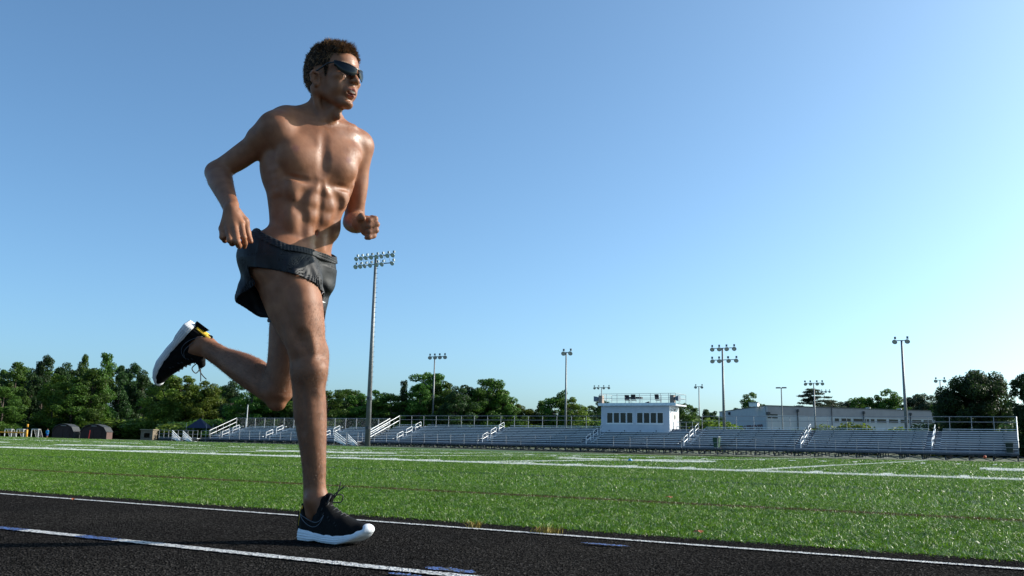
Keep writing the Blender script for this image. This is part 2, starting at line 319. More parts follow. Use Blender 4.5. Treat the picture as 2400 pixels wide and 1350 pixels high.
def line_blades(x0, y0, x1, y1, w, dens, h=.030, bw=.012):
    L = math.hypot(x1-x0, y1-y0); n = int(L*dens); t = rng.uniform(0, 1, n); o = rng.uniform(-w/2, w/2, n); nx, ny = -(y1-y0)/L, (x1-x0)/L
    return x0+(x1-x0)*t+nx*o, y0+(y1-y0)*t+ny*o
def painted(name, segs, h=.034, bw=.012):
    X = np.concatenate([s[0] for s in segs]); Y = np.concatenate([s[1] for s in segs]); o = blades(name, X, Y, h, bw, mwh, kind='structure', lean=.35, bend=False); return o
painted('side_line', [line_blades(-26, SIDE, 6, SIDE, .10, 900), line_blades(-110, SIDE, -26, SIDE, .10, 260)], bw=.010)
for k in range(-18, 2):
    X = YL0+YD5*k
    if X < -80: continue
    painted('yard_line', [line_blades(X, SIDE, X, 20, .10, 420), line_blades(X, 20, X, 41, .10, 200)], bw=.016, h=.024 if X > -30 else .016)
tk = []
for k in range(-110, 6):
    X = YL0+YD5/5*k
    if k % 5 and X > -90: tk.append(line_blades(X, SIDE+.12, X, SIDE+.75, .10, 420 if X > -20 else 150))
o = painted('hash_marks', tk, bw=.014); o['kind'] = 'stuff'
tk = []
for k in range(-110, 6):
    X = YL0+YD5/5*k
    if k % 5 and X > -90: tk.append(line_blades(X, 28.2, X, 28.85, .10, 120))
o = painted('hash_marks', tk, bw=.03); o['kind'] = 'stuff'
# yard numbers (white digits with their feet to the near side line)
SEG = {'0': [(0, 0, 0, 1), (1, 0, 1, 1), (0, 0, 1, 0), (0, 1, 1, 1)], '1': [(.5, 0, .5, 1)], '2': [(0, 1, 1, 1), (1, 1, 1, .5), (1, .5, 0, .5), (0, .5, 0, 0), (0, 0, 1, 0)], '3': [(0, 1, 1, 1), (1, 0, 1, 1), (.2, .5, 1, .5), (0, 0, 1, 0)],
       '4': [(0, 1, 0, .45), (0, .45, 1, .45), (.8, 0, .8, 1)], '5': [(1, 1, 0, 1), (0, 1, 0, .5), (0, .5, 1, .5), (1, .5, 1, 0), (1, 0, 0, 0)]}
for k, d in ((1, '5'), (-1, '4'), (-3, '3'), (-5, '2'), (-7, '1')):
    Xl = YL0+YD5*k
    for side, ch in ((-1, d), (1, '0')):
        x0 = Xl-1.75 if side < 0 else Xl+.45; segs = []
        for a, c_, e, f_ in SEG[ch]: segs.append(line_blades(x0+a*1.2, 18.9+c_*1.8, x0+e*1.2+1e-3, 18.9+f_*1.8+1e-3, .30, 520))
        painted('field_number', segs, bw=.02, h=.036)
# weeds and litter at the edge of the turf
mwd = simple('weed_yellow', (.30, .22, .03), .7, noise=.3); mlf = simple('dry_leaf', (.36, .10, .03), .7, noise=.3)
for i, (x, y, lab) in enumerate(((1112, 1236, 'small yellowish weed tuft at the turf edge nearer the runner'), (1280, 1249, 'wider yellowish weed tuft at the turf edge, right of the other'))):
    c = gnd(x, y); n = 60+i*40; X = c[0]+rng.normal(0, .012+.012*i, n); Y = c[1]+rng.normal(0, .02, n); o = blades('weed', X-c[0], Y, .040, .0035, mwd, kind=None, lean=.6)
    o.location = (c[0], 0, 0); tag(o, lab, 'weed')
for x, y, s_, lab in ((1568, 1165, .028, 'rust coloured dry leaf lying out in the turf beyond the brown line'), (1637, 1246, .022, 'small orange dry leaf close to the edge of the turf'), (170, 1170, .014, 'tiny orange leaf at the turf edge far left')):
    c = gnd(x, y, .035); m = MB(); k = 7; m.v = [(0, 0, .006)]+[(s_*math.cos(t)*(1 if j % 2 else .7), s_*.6*math.sin(t)*(1 if j % 2 else .75), .004*math.sin(3*t)) for j, t in enumerate(np.linspace(0, 2*math.pi, 10)[:-1])]
    m.f = [(0, 1+j, 1+(j+1) % 9) for j in range(9)]; o = m.build('dry_leaf', mlf, None, loc=tuple(c)); tag(o, lab, 'leaf')
# ============================================================ BLEACHERS
malu, nt, b, o_ = nmat('aluminium'); tc = N(nt, 'ShaderNodeTexCoord'); nz = N(nt, 'ShaderNodeTexNoise', i_Scale=3.0, i_Detail=5.0); nt.links.new(tc.outputs['Object'], nz.inputs['Vector'])
r = ramp(nt, nz.outputs['Fac'], [(.3, (.47, .50, .54)), (.7, (.66, .69, .73))]); nt.links.new(r.outputs['Color'], b.inputs['Base Color']); b.inputs['Metallic'].default_value = .85; b.inputs['Roughness'].default_value = .42
mris = simple('riser_metal', (.085, .10, .13), .5, .5, noise=.2, nscale=2); mrail = simple('galvanised_rail', (.28, .29, .30), .5, .35, noise=.12, nscale=8); mrlit = simple('bright_rail', (.80, .80, .78), .5, .1); mdark = simple('dark_steel', (.055, .06, .068), .6, .3, noise=.3, nscale=5)  # mrlit: rail colour with sunlight painted in; also serves plain white trim
SHM = {}
def part(key, build, name, mat, parent, loc=None):          # alike pieces share one mesh
    if key not in SHM: o = build().build(name, mat, parent); SHM[key] = o.data; 
    else: o = link(name, SHM[key], parent)
    if loc is not None: o.location = loc
    return o
YF, GZ, FZ, RISE, RUN = 88.0, -.45, .15, .2, .61
def ybase(): return YF+1.5
def bleacher(x0, x1, nrow, aisles, label, gapx=None, topz=None, backrails=2, mesh=False):
    root = empty('bleacher', ((x0+x1)/2, YF, GZ), label, 'bleacher', 'metal bleachers across the field'); ox, oy, oz = root.location
    L = lambda x, y, z: (x-ox, y-oy, z-oz)
    edges = [x0]+[v for a in aisles for v in (a-.62, a+.62)]+[x1]
    secs = [(edges[i], edges[i+1]) for i in range(0, len(edges), 2)]
    m = MB(); m.box(0, x1-x0, 0, 1.5, -.06, 0); m.build('walkway', malu, root, loc=L(x0, YF, FZ)); m = MB(); m.box(0, x1-x0, -.02, .0, -.15, -.0); m.build('fascia', mdark, root, loc=L(x0, YF-.004, FZ))
    for r_ in range(nrow):
        y = ybase()+RUN*r_; z = FZ+RISE*r_
        m = MB(); m.box(0, x1-x0, .0, .02, .0, RISE-.03); m.build('riser', mris, root, loc=L(x0, y+.0, z))  # shade below the seats is painted into the dark riser colour
        m = MB(); m.box(0, x1-x0, 0, RUN-.03, -.03, 0); m.build('foot_plank', malu, root, loc=L(x0, y+.005, z+RISE))
        for a, b_ in secs:
            if gapx and r_ >= nrow-3 and a < gapx[1] and b_ > gapx[0]:
                subs = [(a, gapx[0]), (gapx[1], b_)]
            else: subs = [(a, b_)]
            for s0, s1 in subs:
                if s1-s0 < .5: continue
                m = MB(); m.box(0, s1-s0, 0, .26, -.045, 0); m.build('seat_plank', malu, root, loc=L(s0, y+.32, z+RISE+.26))
        if not r_ % 1:
            m = MB(); xx = np.arange(x0+.4+(r_ % 2)*.1, x1, 1.86)
            for x in xx: m.box(x-x0, x-x0+.07, .30, .36, .02, .22)
            o = m.build('seat_brackets', mdark, root, loc=L(x0, y, z+RISE)); o['kind'] = 'stuff'
    # front rail
    n = int(round((x1-x0)/1.86)); xs = np.linspace(x0, x1, n+1)
    for x in xs: part('fpost', lambda: MB().tube((0, 0, 0), (0, 0, 1.08), .03, n=6), 'front_post', mrail, root, L(x, YF+.05, FZ))
    for dz in (1.08, .56, .09): m = MB(); m.tube((0, 0, 0), (x1-x0, 0, 0), .028, n=6); m.build('front_rail', mrail, root, loc=L(x0, YF+.05, FZ+dz))
    # back rail
    yb = ybase()+RUN*nrow+.02; zb = FZ+RISE*nrow
    segs = [(x0, x1)] if not gapx else [(x0, gapx[0]), (gapx[1], x1)]
    for s0, s1 in segs:
        n = int(round((s1-s0)/1.86)); xs = np.linspace(s0, s1, n+1)
        for x in xs: part('bpost'+str(backrails), lambda: MB().tube((0, 0, -.6), (0, 0, 1.42), .032 if backrails == 2 else .055, n=6), 'back_post', mrail, root, L(x, yb, zb))
        for dz in ((1.42, .92) if backrails == 2 else (1.42,)): m = MB(); m.tube((0, 0, 0), (s1-s0, 0, 0), .03, n=6); m.build('back_rail', mrail, root, loc=L(s0, yb, zb+dz))
        if mesh:
            m = MB()
            for x in np.arange(s0, s1, .16):
                m.bar((x-s0, .03, 0), (x-s0+1.4 if x+1.4 < s1 else s1-s0, .03, 1.4 if x+1.4 < s1 else s1-x), .005); m.bar((x-s0, .04, 1.4), (x-s0+1.4 if x+1.4 < s1 else s1-s0, .04, 0 if x+1.4 < s1 else 1.4-(s1-x)), .005)
            o = m.build('chain_link', mrail, root, loc=L(s0, yb, zb)); o['kind'] = 'stuff'
    # end rails that climb with the rows
    for x in (x0, x1):
        for dz in (1.12, .55):
            m = MB(); m.tube((0, ybase()-YF, FZ-.0), (0, yb-YF, zb+.3), .042, n=6); m.build('end_rail', mrlit, root, loc=(x-ox, 0, dz-oz))
        for q in range(0, nrow+1, 2): part('epost', lambda: MB().tube((0, 0, 0), (0, 0, 1.15), .03, n=6), 'end_post', mrail, root, L(x, ybase()+RUN*q, FZ+RISE*q))
    # aisle hoops
    for a in aisles:
        for q in range(max(1, nrow//3)):
            y0 = ybase()+.35+RUN*3.1*q; z0 = FZ+.1+RISE*3.1*q
            hp_ = MB(); pts = [(0, 0, -.1), (0, 0, .86), (0, .06, .92), (0, 1.16, 1.28), (0, 1.22, 1.24), (0, 1.22, .3)]; hp_.path(pts, .036, 6); hp_.tube((0, 0, .46), (0, 1.22, .84), .032, n=6)
            if 'hoop' not in SHM: o = hp_.build('aisle_handrail', mrlit, root, loc=L(a, y0, z0)); SHM['hoop'] = o.data
            else: link('aisle_handrail', SHM['hoop'], root, L(a, y0, z0))
        for q in range(nrow): part('step', lambda: MB().box(-.6, .6, -.30, 0, 0, .04), 'aisle_step', malu, root, L(a, ybase()+RUN*q+.30, FZ+RISE*q+RISE*.5))
    # frames beneath
    def frame():
        m = MB(); dep = ybase()-YF+RUN*nrow
        for q in range(5): y = dep*q/4; zt = FZ-.25-GZ if q < 2 else FZ-GZ+RISE*((y-1.5)/RUN)-.1; m.bar((0, y+.1, 0), (0, y+.1, zt), .10)
        m.bar((0, .1, .06), (0, dep, .06), .08); m.bar((0, .1, .05), (0, dep, FZ-GZ+RISE*nrow-.3), .07); m.bar((.0, .12, .03), (1.7, .12, .45), .06); m.bar((.0, .16, .45), (1.7, .16, .03), .06); return m
    n = int(round((x1-x0)/1.86)); xs = np.linspace(x0, x1-.1, n+1)
    for x in xs: part('frame%d' % nrow, frame, 'support_frame', mdark, root, L(x, YF, GZ))
    return root
def xat(px_, y): 
    lo_, hi_ = -400., 60.
    for _ in range(50):
        mid = (lo_+hi_)/2
        if proj((mid, y, .3))[0] < px_: lo_ = mid
        else: hi_ = mid
    return mid
yA = ybase()+.5
XM0, XM1 = xat(848, YF), xat(2388, YF)
pbx0, pbx1 = xat(1409, 94.2), xat(1570, 94.2)
bleacher(XM0, XM1, 10, [xat(932, yA), xat(1132, yA), xat(1375, yA), xat(1604, yA), xat(1878, yA), xat(2185, yA)], 'long ten-row metal bleacher with the white press box in its middle', gapx=(pbx0-.6, pbx1+3.2))
XL0, XL1 = xat(470, YF), xat(838, YF)
bleacher(XL0, XL1, 8, [xat(522, yA), xat(625, yA), xat(760, yA)], 'shorter eight-row metal bleacher at left behind the runner', backrails=1, mesh=True)
# ---- access platform at the far left end
ax0, ax1 = xat(372, YF+.4), xat(462, YF+.4); ap = empty('access_platform', ((ax0+ax1)/2, YF+.4, GZ), 'low railed platform leading to the shorter bleacher at far left', 'platform'); hw_ = (ax1-ax0)/2
m = MB(); m.box(-hw_, hw_, 0, 1.4, FZ-GZ-.08, FZ-GZ); m.build('deck', malu, ap); m = MB(); m.box(-hw_, hw_, -.03, -.002, FZ-GZ-.24, FZ-GZ-.01); m.build('fascia', mdark, ap)
for q in range(9): part('fpost', None, 'front_post', mrail, ap, (-hw_+2*hw_*q/8, .05, FZ-GZ)); m = MB(); m.bar((0, 0, 0), (0, 0, FZ-GZ-.25), .10); m.build('leg', mdark, ap, loc=(-hw_+2*hw_*q/8, .1, 0))
for dz in (1.08, .56, .09): m = MB(); m.tube((-hw_, .05, FZ-GZ+dz), (hw_, .05, FZ-GZ+dz), .028, n=6); m.build('front_rail', mrail, ap)
# ---- press box
pz0 = float(atP(1490, 1013, 94.2)[2]); pz1 = float(atP(1490, 951, 94.2)[2])
py0 = 94.2; py1 = py0
while proj((pbx1, py1, 3))[0] < 1590: py1 += .1
pb = empty('press_box', ((pbx0+pbx1)/2, (py0+py1)/2, GZ), 'white press box with eight dark windows rising above the long bleacher', 'press box'); pl = np.array(pb.location)
mpw2, nt, b, o_ = nmat('press_box_white'); tc = N(nt, 'ShaderNodeTexCoord'); w1 = N(nt, 'ShaderNodeTexWave', i_Scale=2.6); w1.wave_profile = 'SAW'; nt.links.new(tc.outputs['Object'], w1.inputs['Vector'])
nz = N(nt, 'ShaderNodeTexNoise', i_Scale=1.2, i_Detail=5.0); nt.links.new(tc.outputs['Object'], nz.inputs['Vector']); r = ramp(nt, nz.outputs['Fac'], [(.3, (.47, .50, .54)), (.7, (.55, .58, .62))]); nt.links.new(r.outputs['Color'], b.inputs['Base Color']); b.inputs['Roughness'].default_value = .6
bp = N(nt, 'ShaderNodeBump', i_Strength=.3, i_Distance=.01); nt.links.new(w1.outputs['Fac'], bp.inputs['Height']); nt.links.new(bp.outputs['Normal'], b.inputs['Normal'])
mgl = simple('dark_glass', (.012, .016, .016), .12, spec=.35)
def bxp(name, x0, x1, y0, y1, z0, z1, mat, parent, base, par2=None):
    c = np.array([(x0+x1)/2, (y0+y1)/2, (z0+z1)/2]); m = MB(); m.box(x0-c[0], x1-c[0], y0-c[1], y1-c[1], z0-c[2], z1-c[2]); return m.build(name, mat, par2 or parent, loc=tuple(c-base))
def wallgrid(name, x0, x1, y0, y1, z0, z1, holes, mat, parent, base):   # a wall with openings left out
    m = MB(); xs = sorted({x0, x1} | {h for q in holes for h in q[:2]}); zs = sorted({z0, z1} | {h for q in holes for h in q[2:]})
    for i in range(len(xs)-1):
        for j in range(len(zs)-1):
            cx_, cz_ = (xs[i]+xs[i+1])/2, (zs[j]+zs[j+1])/2
            if not any(q[0] < cx_ < q[1] and q[2] < cz_ < q[3] for q in holes): m.box(xs[i]-base[0], xs[i+1]-base[0], y0-base[1], y1-base[1], zs[j]-base[2], zs[j+1]-base[2])
    return m.build(name, mat, parent)
wz0, wz1 = float(atP(1490, 992, py0)[2]), float(atP(1490, 967, py0)[2]); wx = []
for g0, g1 in ((1421.5, 1484), (1492, 1556)):
    for q in range(4):
        a = g0+(g1-g0)*(q/4)+.8; c = g0+(g1-g0)*((q+1)/4)-.8; wx.append((xat(a, py0), xat(c, py0)))
wallgrid('front_wall', pbx0, pbx1, py0, py0+.12, pz0, pz1, [(a, c, wz0, wz1) for a, c in wx], mpw2, pb, pl)
bxp('side_wall', pbx0, pbx0+.12, py0+.122, py1, pz0, pz1, mpw2, pb, pl); sw = bxp('side_wall', pbx1-.12, pbx1, py0+.122, py1, pz0, pz1, mpw2, pb, pl); bxp('back_wall', pbx0, pbx1, py1+.002, py1+.12, pz0, pz1, mpw2, pb, pl)
bxp('floor', pbx0+.13, pbx1-.13, py0+.13, py1-.01, pz0, pz0+.1, mdark, pb, pl)
for a, c in wx:
    w_ = bxp('window', a, c, py0+.07, py0+.10, wz0, wz1, mgl, pb, pl); f_ = MB(); t = .035; hx, hz_ = (c-a)/2, (wz1-wz0)/2
    f_.box(-hx, hx, -.10, -.035, -hz_, -hz_+t); f_.box(-hx, hx, -.10, -.035, hz_-t, hz_); f_.box(-hx, -hx+t, -.10, -.035, -hz_+t, hz_-t); f_.box(hx-t, hx, -.10, -.035, -hz_+t, hz_-t); f_.build('frame', mrlit, w_)
for g0, g1 in ((0, 3), (4, 7)): bxp('sill', wx[g0][0]-.06, wx[g1][1]+.06, py0-.04, py0-.002, wz0-.12, wz0-.02, mrlit, pb, pl)
dr = bxp('door', pbx1+.003, pbx1+.05, py1-1.9, py1-.95, pz0+.1, pz0+2.2, mrlit, pb, pl); bxp('door_window', .06, .07, -.15, .15, .3, .8, mgl, dr, np.zeros(3))
m = MB(); m.tube((0, 0, 0), (.35, 0, .12), .03, n=6); m.tube((.35, 0, .12), (.42, 0, .02), .07, .12, n=8); m.build('side_lamp', mdark, pb, loc=(pbx1-pl[0], py1-2.3-pl[1], pz0+2.4-pl[2]))
bxp('roof_deck', pbx0-.25, pbx1+.85, py0-.30, py1+.3, pz1+.002, pz1+.16, mpw2, pb, pl); bxp('roof_fascia', pbx0-.25, pbx1+.85, py0-.345, py0-.303, pz1+.0, pz1+.30, malu, pb, pl)
rz0 = pz1+.16; rzt = float(atP(1490, 922.5, py0-.3)[2]); xs = [xat(q, py0-.3) for q in (1405, 1421, 1446, 1499, 1525, 1549, 1568, 1573)]+[pbx1+.8]
for yy, lst in ((py0-.25, xs), (py1+.25, xs[::2])):
    for x in lst: part('rpost', lambda: MB().tube((0, 0, 0), (0, 0, rzt-rz0), .025, n=6), 'roof_post', mrail, pb, (x-pl[0], yy-pl[1], rz0-pl[2]))
    for dz in (0, -.5): m = MB(); m.tube((xs[0]-pl[0], 0, 0), (xs[-1]-pl[0], 0, 0), .022, n=6); m.build('roof_rail', mrail, pb, loc=(0, yy-pl[1], rzt+dz-pl[2]))
for x in (xs[0], xs[-1]):
    for dz in (0, -.5): m = MB(); m.tube((0, py0-.25-pl[1], 0), (0, py1+.25-pl[1], 0), .022, n=6); m.build('roof_rail', mrail, pb, loc=(x-pl[0], 0, rzt+dz-pl[2]))
# landing at its right
bxp('landing', pbx1+.01, pbx1+3.2, py0+.3, py1, pz0-.02, pz0+.05, malu, pb, pl)
for q in range(5): part('lpost', lambda: MB().tube((0, 0, 0), (0, 0, 1.1), .03, n=6), 'landing_post', mrail, pb, (pbx1+.3+.7*q-pl[0], py0+.5-pl[1], pz0+.05-pl[2]))
for dz in (1.1, .6): m = MB(); m.tube((0, 0, 0), (2.9, 0, 0), .03, n=6); m.build('landing_rail', mrail, pb, loc=(pbx1+.3-pl[0], py0+.5-pl[1], pz0+.05+dz-pl[2]))
# ---- things on the press box roof
mblk = simple('black_fabric', (.012, .012, .014), .7); mtan = simple('speaker_tan', (.30, .24, .20), .7, noise=.2); mhorn = simple('speaker_grey', (.13, .17, .22), .55)
def chair(px_, y, lab, flip):
    x = xat(px_, y); e = empty('folding_chair', (x, y, rz0), lab, 'chair', 'folding chairs on the press box roof', rz=flip)
    m = MB(); m.box(-.25, .25, -.24, .24, .42, .46); m.build('seat', mblk, e); m = MB(); m.quadbox([(-.26, .24, .55), (.26, .24, .55), (.26, .28, .55), (-.26, .28, .55), (-.26, .34, 1.1), (.26, .34, 1.1), (.26, .38, 1.1), (-.26, .38, 1.1)]); m.build('backrest', mblk, e)
    for sx in (-.24, .24):
        m = MB(); m.tube((sx, -.24, 0), (sx, .36, 1.1), .014, n=6); m.build('leg', mrail, e); m = MB(); m.tube((sx, .26, 0), (sx, -.2, .5), .014, n=6); m.build('leg', mrail, e)
chair(1471, py0+.6, 'black folding chair on the roof, tilted, at the left of the three', .6); chair(1486, py0+.4, 'tallest black folding chair in the middle of the press box roof', 3.3); chair(1544, py0+.5, 'lone black folding chair near the right end of the roof', 2.9)
x = xat(1490, py0+.9); e = empty('folding_table', (x, py0+.9, rz0), 'long black folding table beside the chairs on the roof', 'table'); m = MB(); m.box(-.75, .75, -.3, .3, .66, .86); m.build('tabletop', mblk, e)
for sx in (-.7, .7):
    for sy in (-.25, .25): part('tleg', lambda: MB().tube((0, 0, 0), (0, 0, .66), .018, n=6), 'leg', mrail, e, (sx, sy, 0))
x = xat(1518, py0+.2); e = empty('equipment_case', (x, py0+.2, rz0), 'small black case lying on the press box roof', 'case'); m = MB(); m.quadbox([(-.25, -.15, 0), (.25, -.15, 0), (.25, .15, 0), (-.25, .15, 0), (-.2, -.12, .2), (.22, -.12, .32), (.22, .12, .32), (-.2, .12, .2)]); m.build('case_body', mblk, e); m = MB(); m.path([(-.08, -.15, .2), (-.06, -.2, .22), (.06, -.2, .24), (.08, -.15, .24)], .012); m.build('handle', mrail, e)
def horn(px_, pyx, y, sgn, lab):
    p = atP(px_, pyx, y); e = empty('loudspeaker', tuple(p), lab, 'loudspeaker', rz=0 if sgn > 0 else math.pi)
    m = MB(); a = [(.0, -.16, -.16), (.0, .16, -.16), (.0, .16, .16), (.0, -.16, .16)]; c = [(.55, -.38, -.30), (.55, .38, -.30), (.55, .38, .30), (.55, -.38, .30)]; m.quadbox([a[0], a[1], a[2], a[3], c[0], c[1], c[2], c[3]]); m.build('horn', mhorn, e)
    m = MB(); m.box(-.45, -.003, -.28, .28, -.48, .38); m.build('cabinet', mtan, e); m = MB(); m.tube((-.2, 0, -1.0 if pyx < 0 else -.75), (-.2, 0, -.48), .03, n=6); m.build('bracket', mrail, e)
horn(1405, 935, py0, -1, 'tan and grey loudspeaker horn at the left roof corner, facing left'); horn(1581, 934, py0+.2, 1, 'tan and grey loudspeaker horn at the right roof corner, facing right')
# ---- wheeled bins on the walkway
def bin_(px_, y, h, col, lab):
    e = empty('wheeled_bin', (xat(px_, y), y, FZ), lab, 'bin'); mb = simple('bin_plastic', col, .5, noise=.15); m = MB()
    m.quadbox([(-.22, -.24, .06), (.22, -.24, .06), (.22, .24, .06), (-.22, .24, .06), (-.31, -.33, h), (.31, -.33, h), (.31, .33, h), (-.31, .33, h)]); m.build('bin_body', mb, e)
    m = MB(); m.box(-.36, .36, -.38, .40, h+.002, h+.05); m.box(-.28, .28, -.30, .30, h+.051, h+.10); m.build('lid', simple('bin_lid', (.30, .32, .30), .4), e); m = MB(); m.tube((-.3, .42, h-.02), (.3, .42, h-.02), .025, n=6); m.build('handle', mb, e)
    for sx in (-.3, .3): m = MB(); m.tube((sx-.03, .28, .11), (sx+.03, .28, .11), .11, n=12); m.build('wheel', mblk, e)
bin_(1680, YF+.75, 1.08, (.015, .06, .03), 'green wheeled bin with a pale lid on the bleacher walkway'); bin_(2367, YF+.75, .95, (.008, .022, .014), 'dark wheeled bin at the right end of the bleacher walkway')
# ---- stairs and ramps at the gap and at the far left
def stair(px0, px1, y, zt, lab, n=5):
    x0, x1 = xat(px0, y), xat(px1, y); e = empty('stair', ((x0+x1)/2, y, GZ), lab, 'stair'); w = (x1-x0)/2; H_ = zt-GZ
    for q in range(n): m = MB(); dz = -.26*q; m.bar((-w, 0, H_+dz), (w, 0, max(.1, H_-1.1+dz)), .09); m.build('sloping_rail', mrlit, e)
    for sx in (-w, w): m = MB(); m.tube((sx, 0, 0), (sx, 0, H_+(.1 if sx < 0 else -.9)), .035, n=6); m.build('post', mrail, e)
    for q in range(4): m = MB(); m.box(-w+w*.5*q*.9, -w+w*.5*q*.9+.32, .1, 1.2, .56-.14*q, .60-.14*q); m.build('tread', malu, e)
stair(783, 812, 87.2, 1.35, 'stair with bright sloping rails in the gap between the bleachers, left one'); stair(815, 838, 87.0, .95, 'stair with bright sloping rails right beside the long bleacher'); stair(403, 424, 87.5, 1.15, 'stair with bright sloping rails at the far left bleacher end')
stair(428, 450, 87.6, 1.1, 'second bright stair at the far left, beside the shorter bleacher')
# ============================================================ LIGHT POLES
mpole = simple('pole_steel', (.20, .21, .21), .55, .3, noise=.15, nscale=2); mlamp = simple('floodlight_housing', (.14, .18, .20), .45, .4); mlens = simple('floodlight_glass', (.55, .58, .58), .15, .2)
def lampmesh(sc):
    key = 'lamp'
    if key not in SHM:
        hs = MB(); n = 12
        prof = [(.0, .05), (.10, .10), (.24, .22), (.40, .34), (.42, .34), (.43, .30)]
        for (z0, r0_), (z1, r1_) in zip(prof[:-1], prof[1:]): hs.tube((0, -z0, 0), (0, -z1, 0), r0_, r1_, n=n, cap=False)
        k = len(hs.v); hs.v += [(.05*math.cos(t), 0, .05*math.sin(t)) for t in np.linspace(0, 2*math.pi, n+1)[:-1]]; hs.f.append(tuple(range(k, k+n)))
        o = hs.build('x', mlamp, None); SHM['lamp'] = o.data; bpy.data.objects.remove(o)
        gm = MB(); gm.tube((0, -.405, 0), (0, -.415, 0), .325, n=n); o = gm.build('x', mlens, None); SHM['lens'] = o.data; bpy.data.objects.remove(o)
        bb = MB(); bb.box(-.13, .13, -.12, .14, .20, .52); o = bb.build('x', mlamp, None); SHM['ballast'] = o.data; bpy.data.objects.remove(o)
def pole(px_top, py_top, D, rows, lab, r=.16, steps=False, arm_dir=0.0, lampscale=1.0, tilt=.55, base=GZ, thick_base=None, yawl=0.0):
    p = atD(px_top, py_top, D); lampmesh(1)
    e = empty('light_pole', (p[0], p[1], base), lab, 'light pole', 'floodlight poles round the field'); Hh = p[2]-base
    m = MB(); m.tube((0, 0, 0), (0, 0, Hh), thick_base or r*1.25, r*.65, n=12); m.build('pole', mpole, e, True)
    if steps:
        for q in range(26): part('rung', lambda: MB().bar((0, 0, 0), (.38, 0, 0), .035), 'step_peg', mdark, e, (.12, -.05, Hh*.33+q*.6))
        for zc in (Hh*.24, Hh*.09): part('collar', lambda: MB().tube((0, 0, 0), (0, 0, .3), .36, n=10), 'collar', mdark, e, (0, 0, zc))
    ca, sa = math.cos(arm_dir), math.sin(arm_dir)
    for dz, xs_ in rows:
        a, c = min(xs_+[0]), max(xs_+[0]); m = MB(); m.bar((a*ca, a*sa, dz+Hh), (c*ca, c*sa, dz+Hh), .10); m.build('cross_arm', mlamp, e)
        for x in xs_:
            l = link('floodlight', SHM['lamp'], e, (x*ca, x*sa-.08, Hh+dz)); l.rotation_euler = (tilt, 0, yawl+rng.normal(0, .12)); l.scale = (lampscale,)*3
            g_ = link('lamp_glass', SHM['lens'], l); b2 = link('ballast', SHM['ballast'], l); b2.rotation_euler = (-tilt, 0, 0)
    return e, Hh
_e, _H = pole(881, 598, 107, [(-.15, [-2.75, -2.0, -1.25, -.5, .35, 1.15, 2.0, 2.8]), (-1.15, [-2.85, -2.1, -1.35, -.55, .45, 1.25, 2.8])], 'tallest light pole with two rows of floodlights, behind the runner at the bleacher gap', r=.24, steps=True, lampscale=.85, thick_base=.33)
m = MB()
for q in np.linspace(-2.6, 2.6, 9): m.bar((q, -.05, _H-.15), (q+.35, -.05, _H-1.15), .03)
o = m.build('cross_bracing', mdark, _e); o['kind'] = 'stuff'
pole(1019, 836, 150, [(0, [-.9, .05, 1.05, 2.1])], 'slim pole with four floodlights behind the left part of the long bleacher', r=.15, yawl=.6)
pole(1327, 826, 130, [(0, [-.35, .8])], 'slim pole with two floodlights left of the press box', r=.15, yawl=.3)
pole(1410, 908, 220, [(0, [-1.9, -.7, .6, 2.0])], 'far pole with four floodlights showing over the press box roof', r=.14, yawl=.3)
pole(1638, 906, 205, [(0, [-.7, .8])], 'small far pole with two floodlights right of the press box', r=.16)
pole(1693, 816, 132, [(0, [-1.5, -.45, .65, 1.8]), (-1.75, [-1.55, -.5, .85, 2.1])], 'pole with eight floodlights in two rows right of the press box', r=.20, yawl=.3)
pole(1907, 898, 172, [(0, [-1.6, -.6, .6, 1.6])], 'pole with four floodlights in front of the long pale building', r=.15, yawl=.2)
pole(1931, 917, 265, [(0, [-1.6, -.6, .6, 1.6])], 'faint far floodlight row behind the cedar tree', r=.12)
pole(2113, 798, 118, [(0, [-.75, .75])], 'tall pole with two floodlights before the right end of the pale building', r=.20)
pole(2203, 891, 165, [(0, [-.65, .75])], 'slim pole with two floodlights against the big round tree', r=.15)
p = atD(1831, 909, 165); e = empty('car_park_lamp', (p[0], p[1], GZ), 'car park lamp with a flat T shaped head before the pale building', 'street lamp'); m = MB(); m.tube((0, 0, 0), (0, 0, p[2]-GZ), .14, .09, n=8); m.build('pole', mpole, e)
for sx in (-1, 1): m = MB(); m.box(min(sx*.12, sx*.95), max(sx*.12, sx*.95), -.2, .2, -.1, .12); m.build('lamp_head', mdark, e, loc=(0, 0, p[2]-GZ))
p = atD(581, 950, 138); e = empty('flagpole', (p[0], p[1], GZ), 'short bare pale pole behind the shorter bleacher', 'pole'); m = MB(); m.tube((0, 0, 0), (0, 0, p[2]-GZ), .09, .06, n=8); m.build('shaft', mrlit, e); m = MB(); m.tube((0, 0, p[2]-GZ), (0, 0, p[2]-GZ+.15), .09, .02, n=8); m.build('cap', mrail, e)
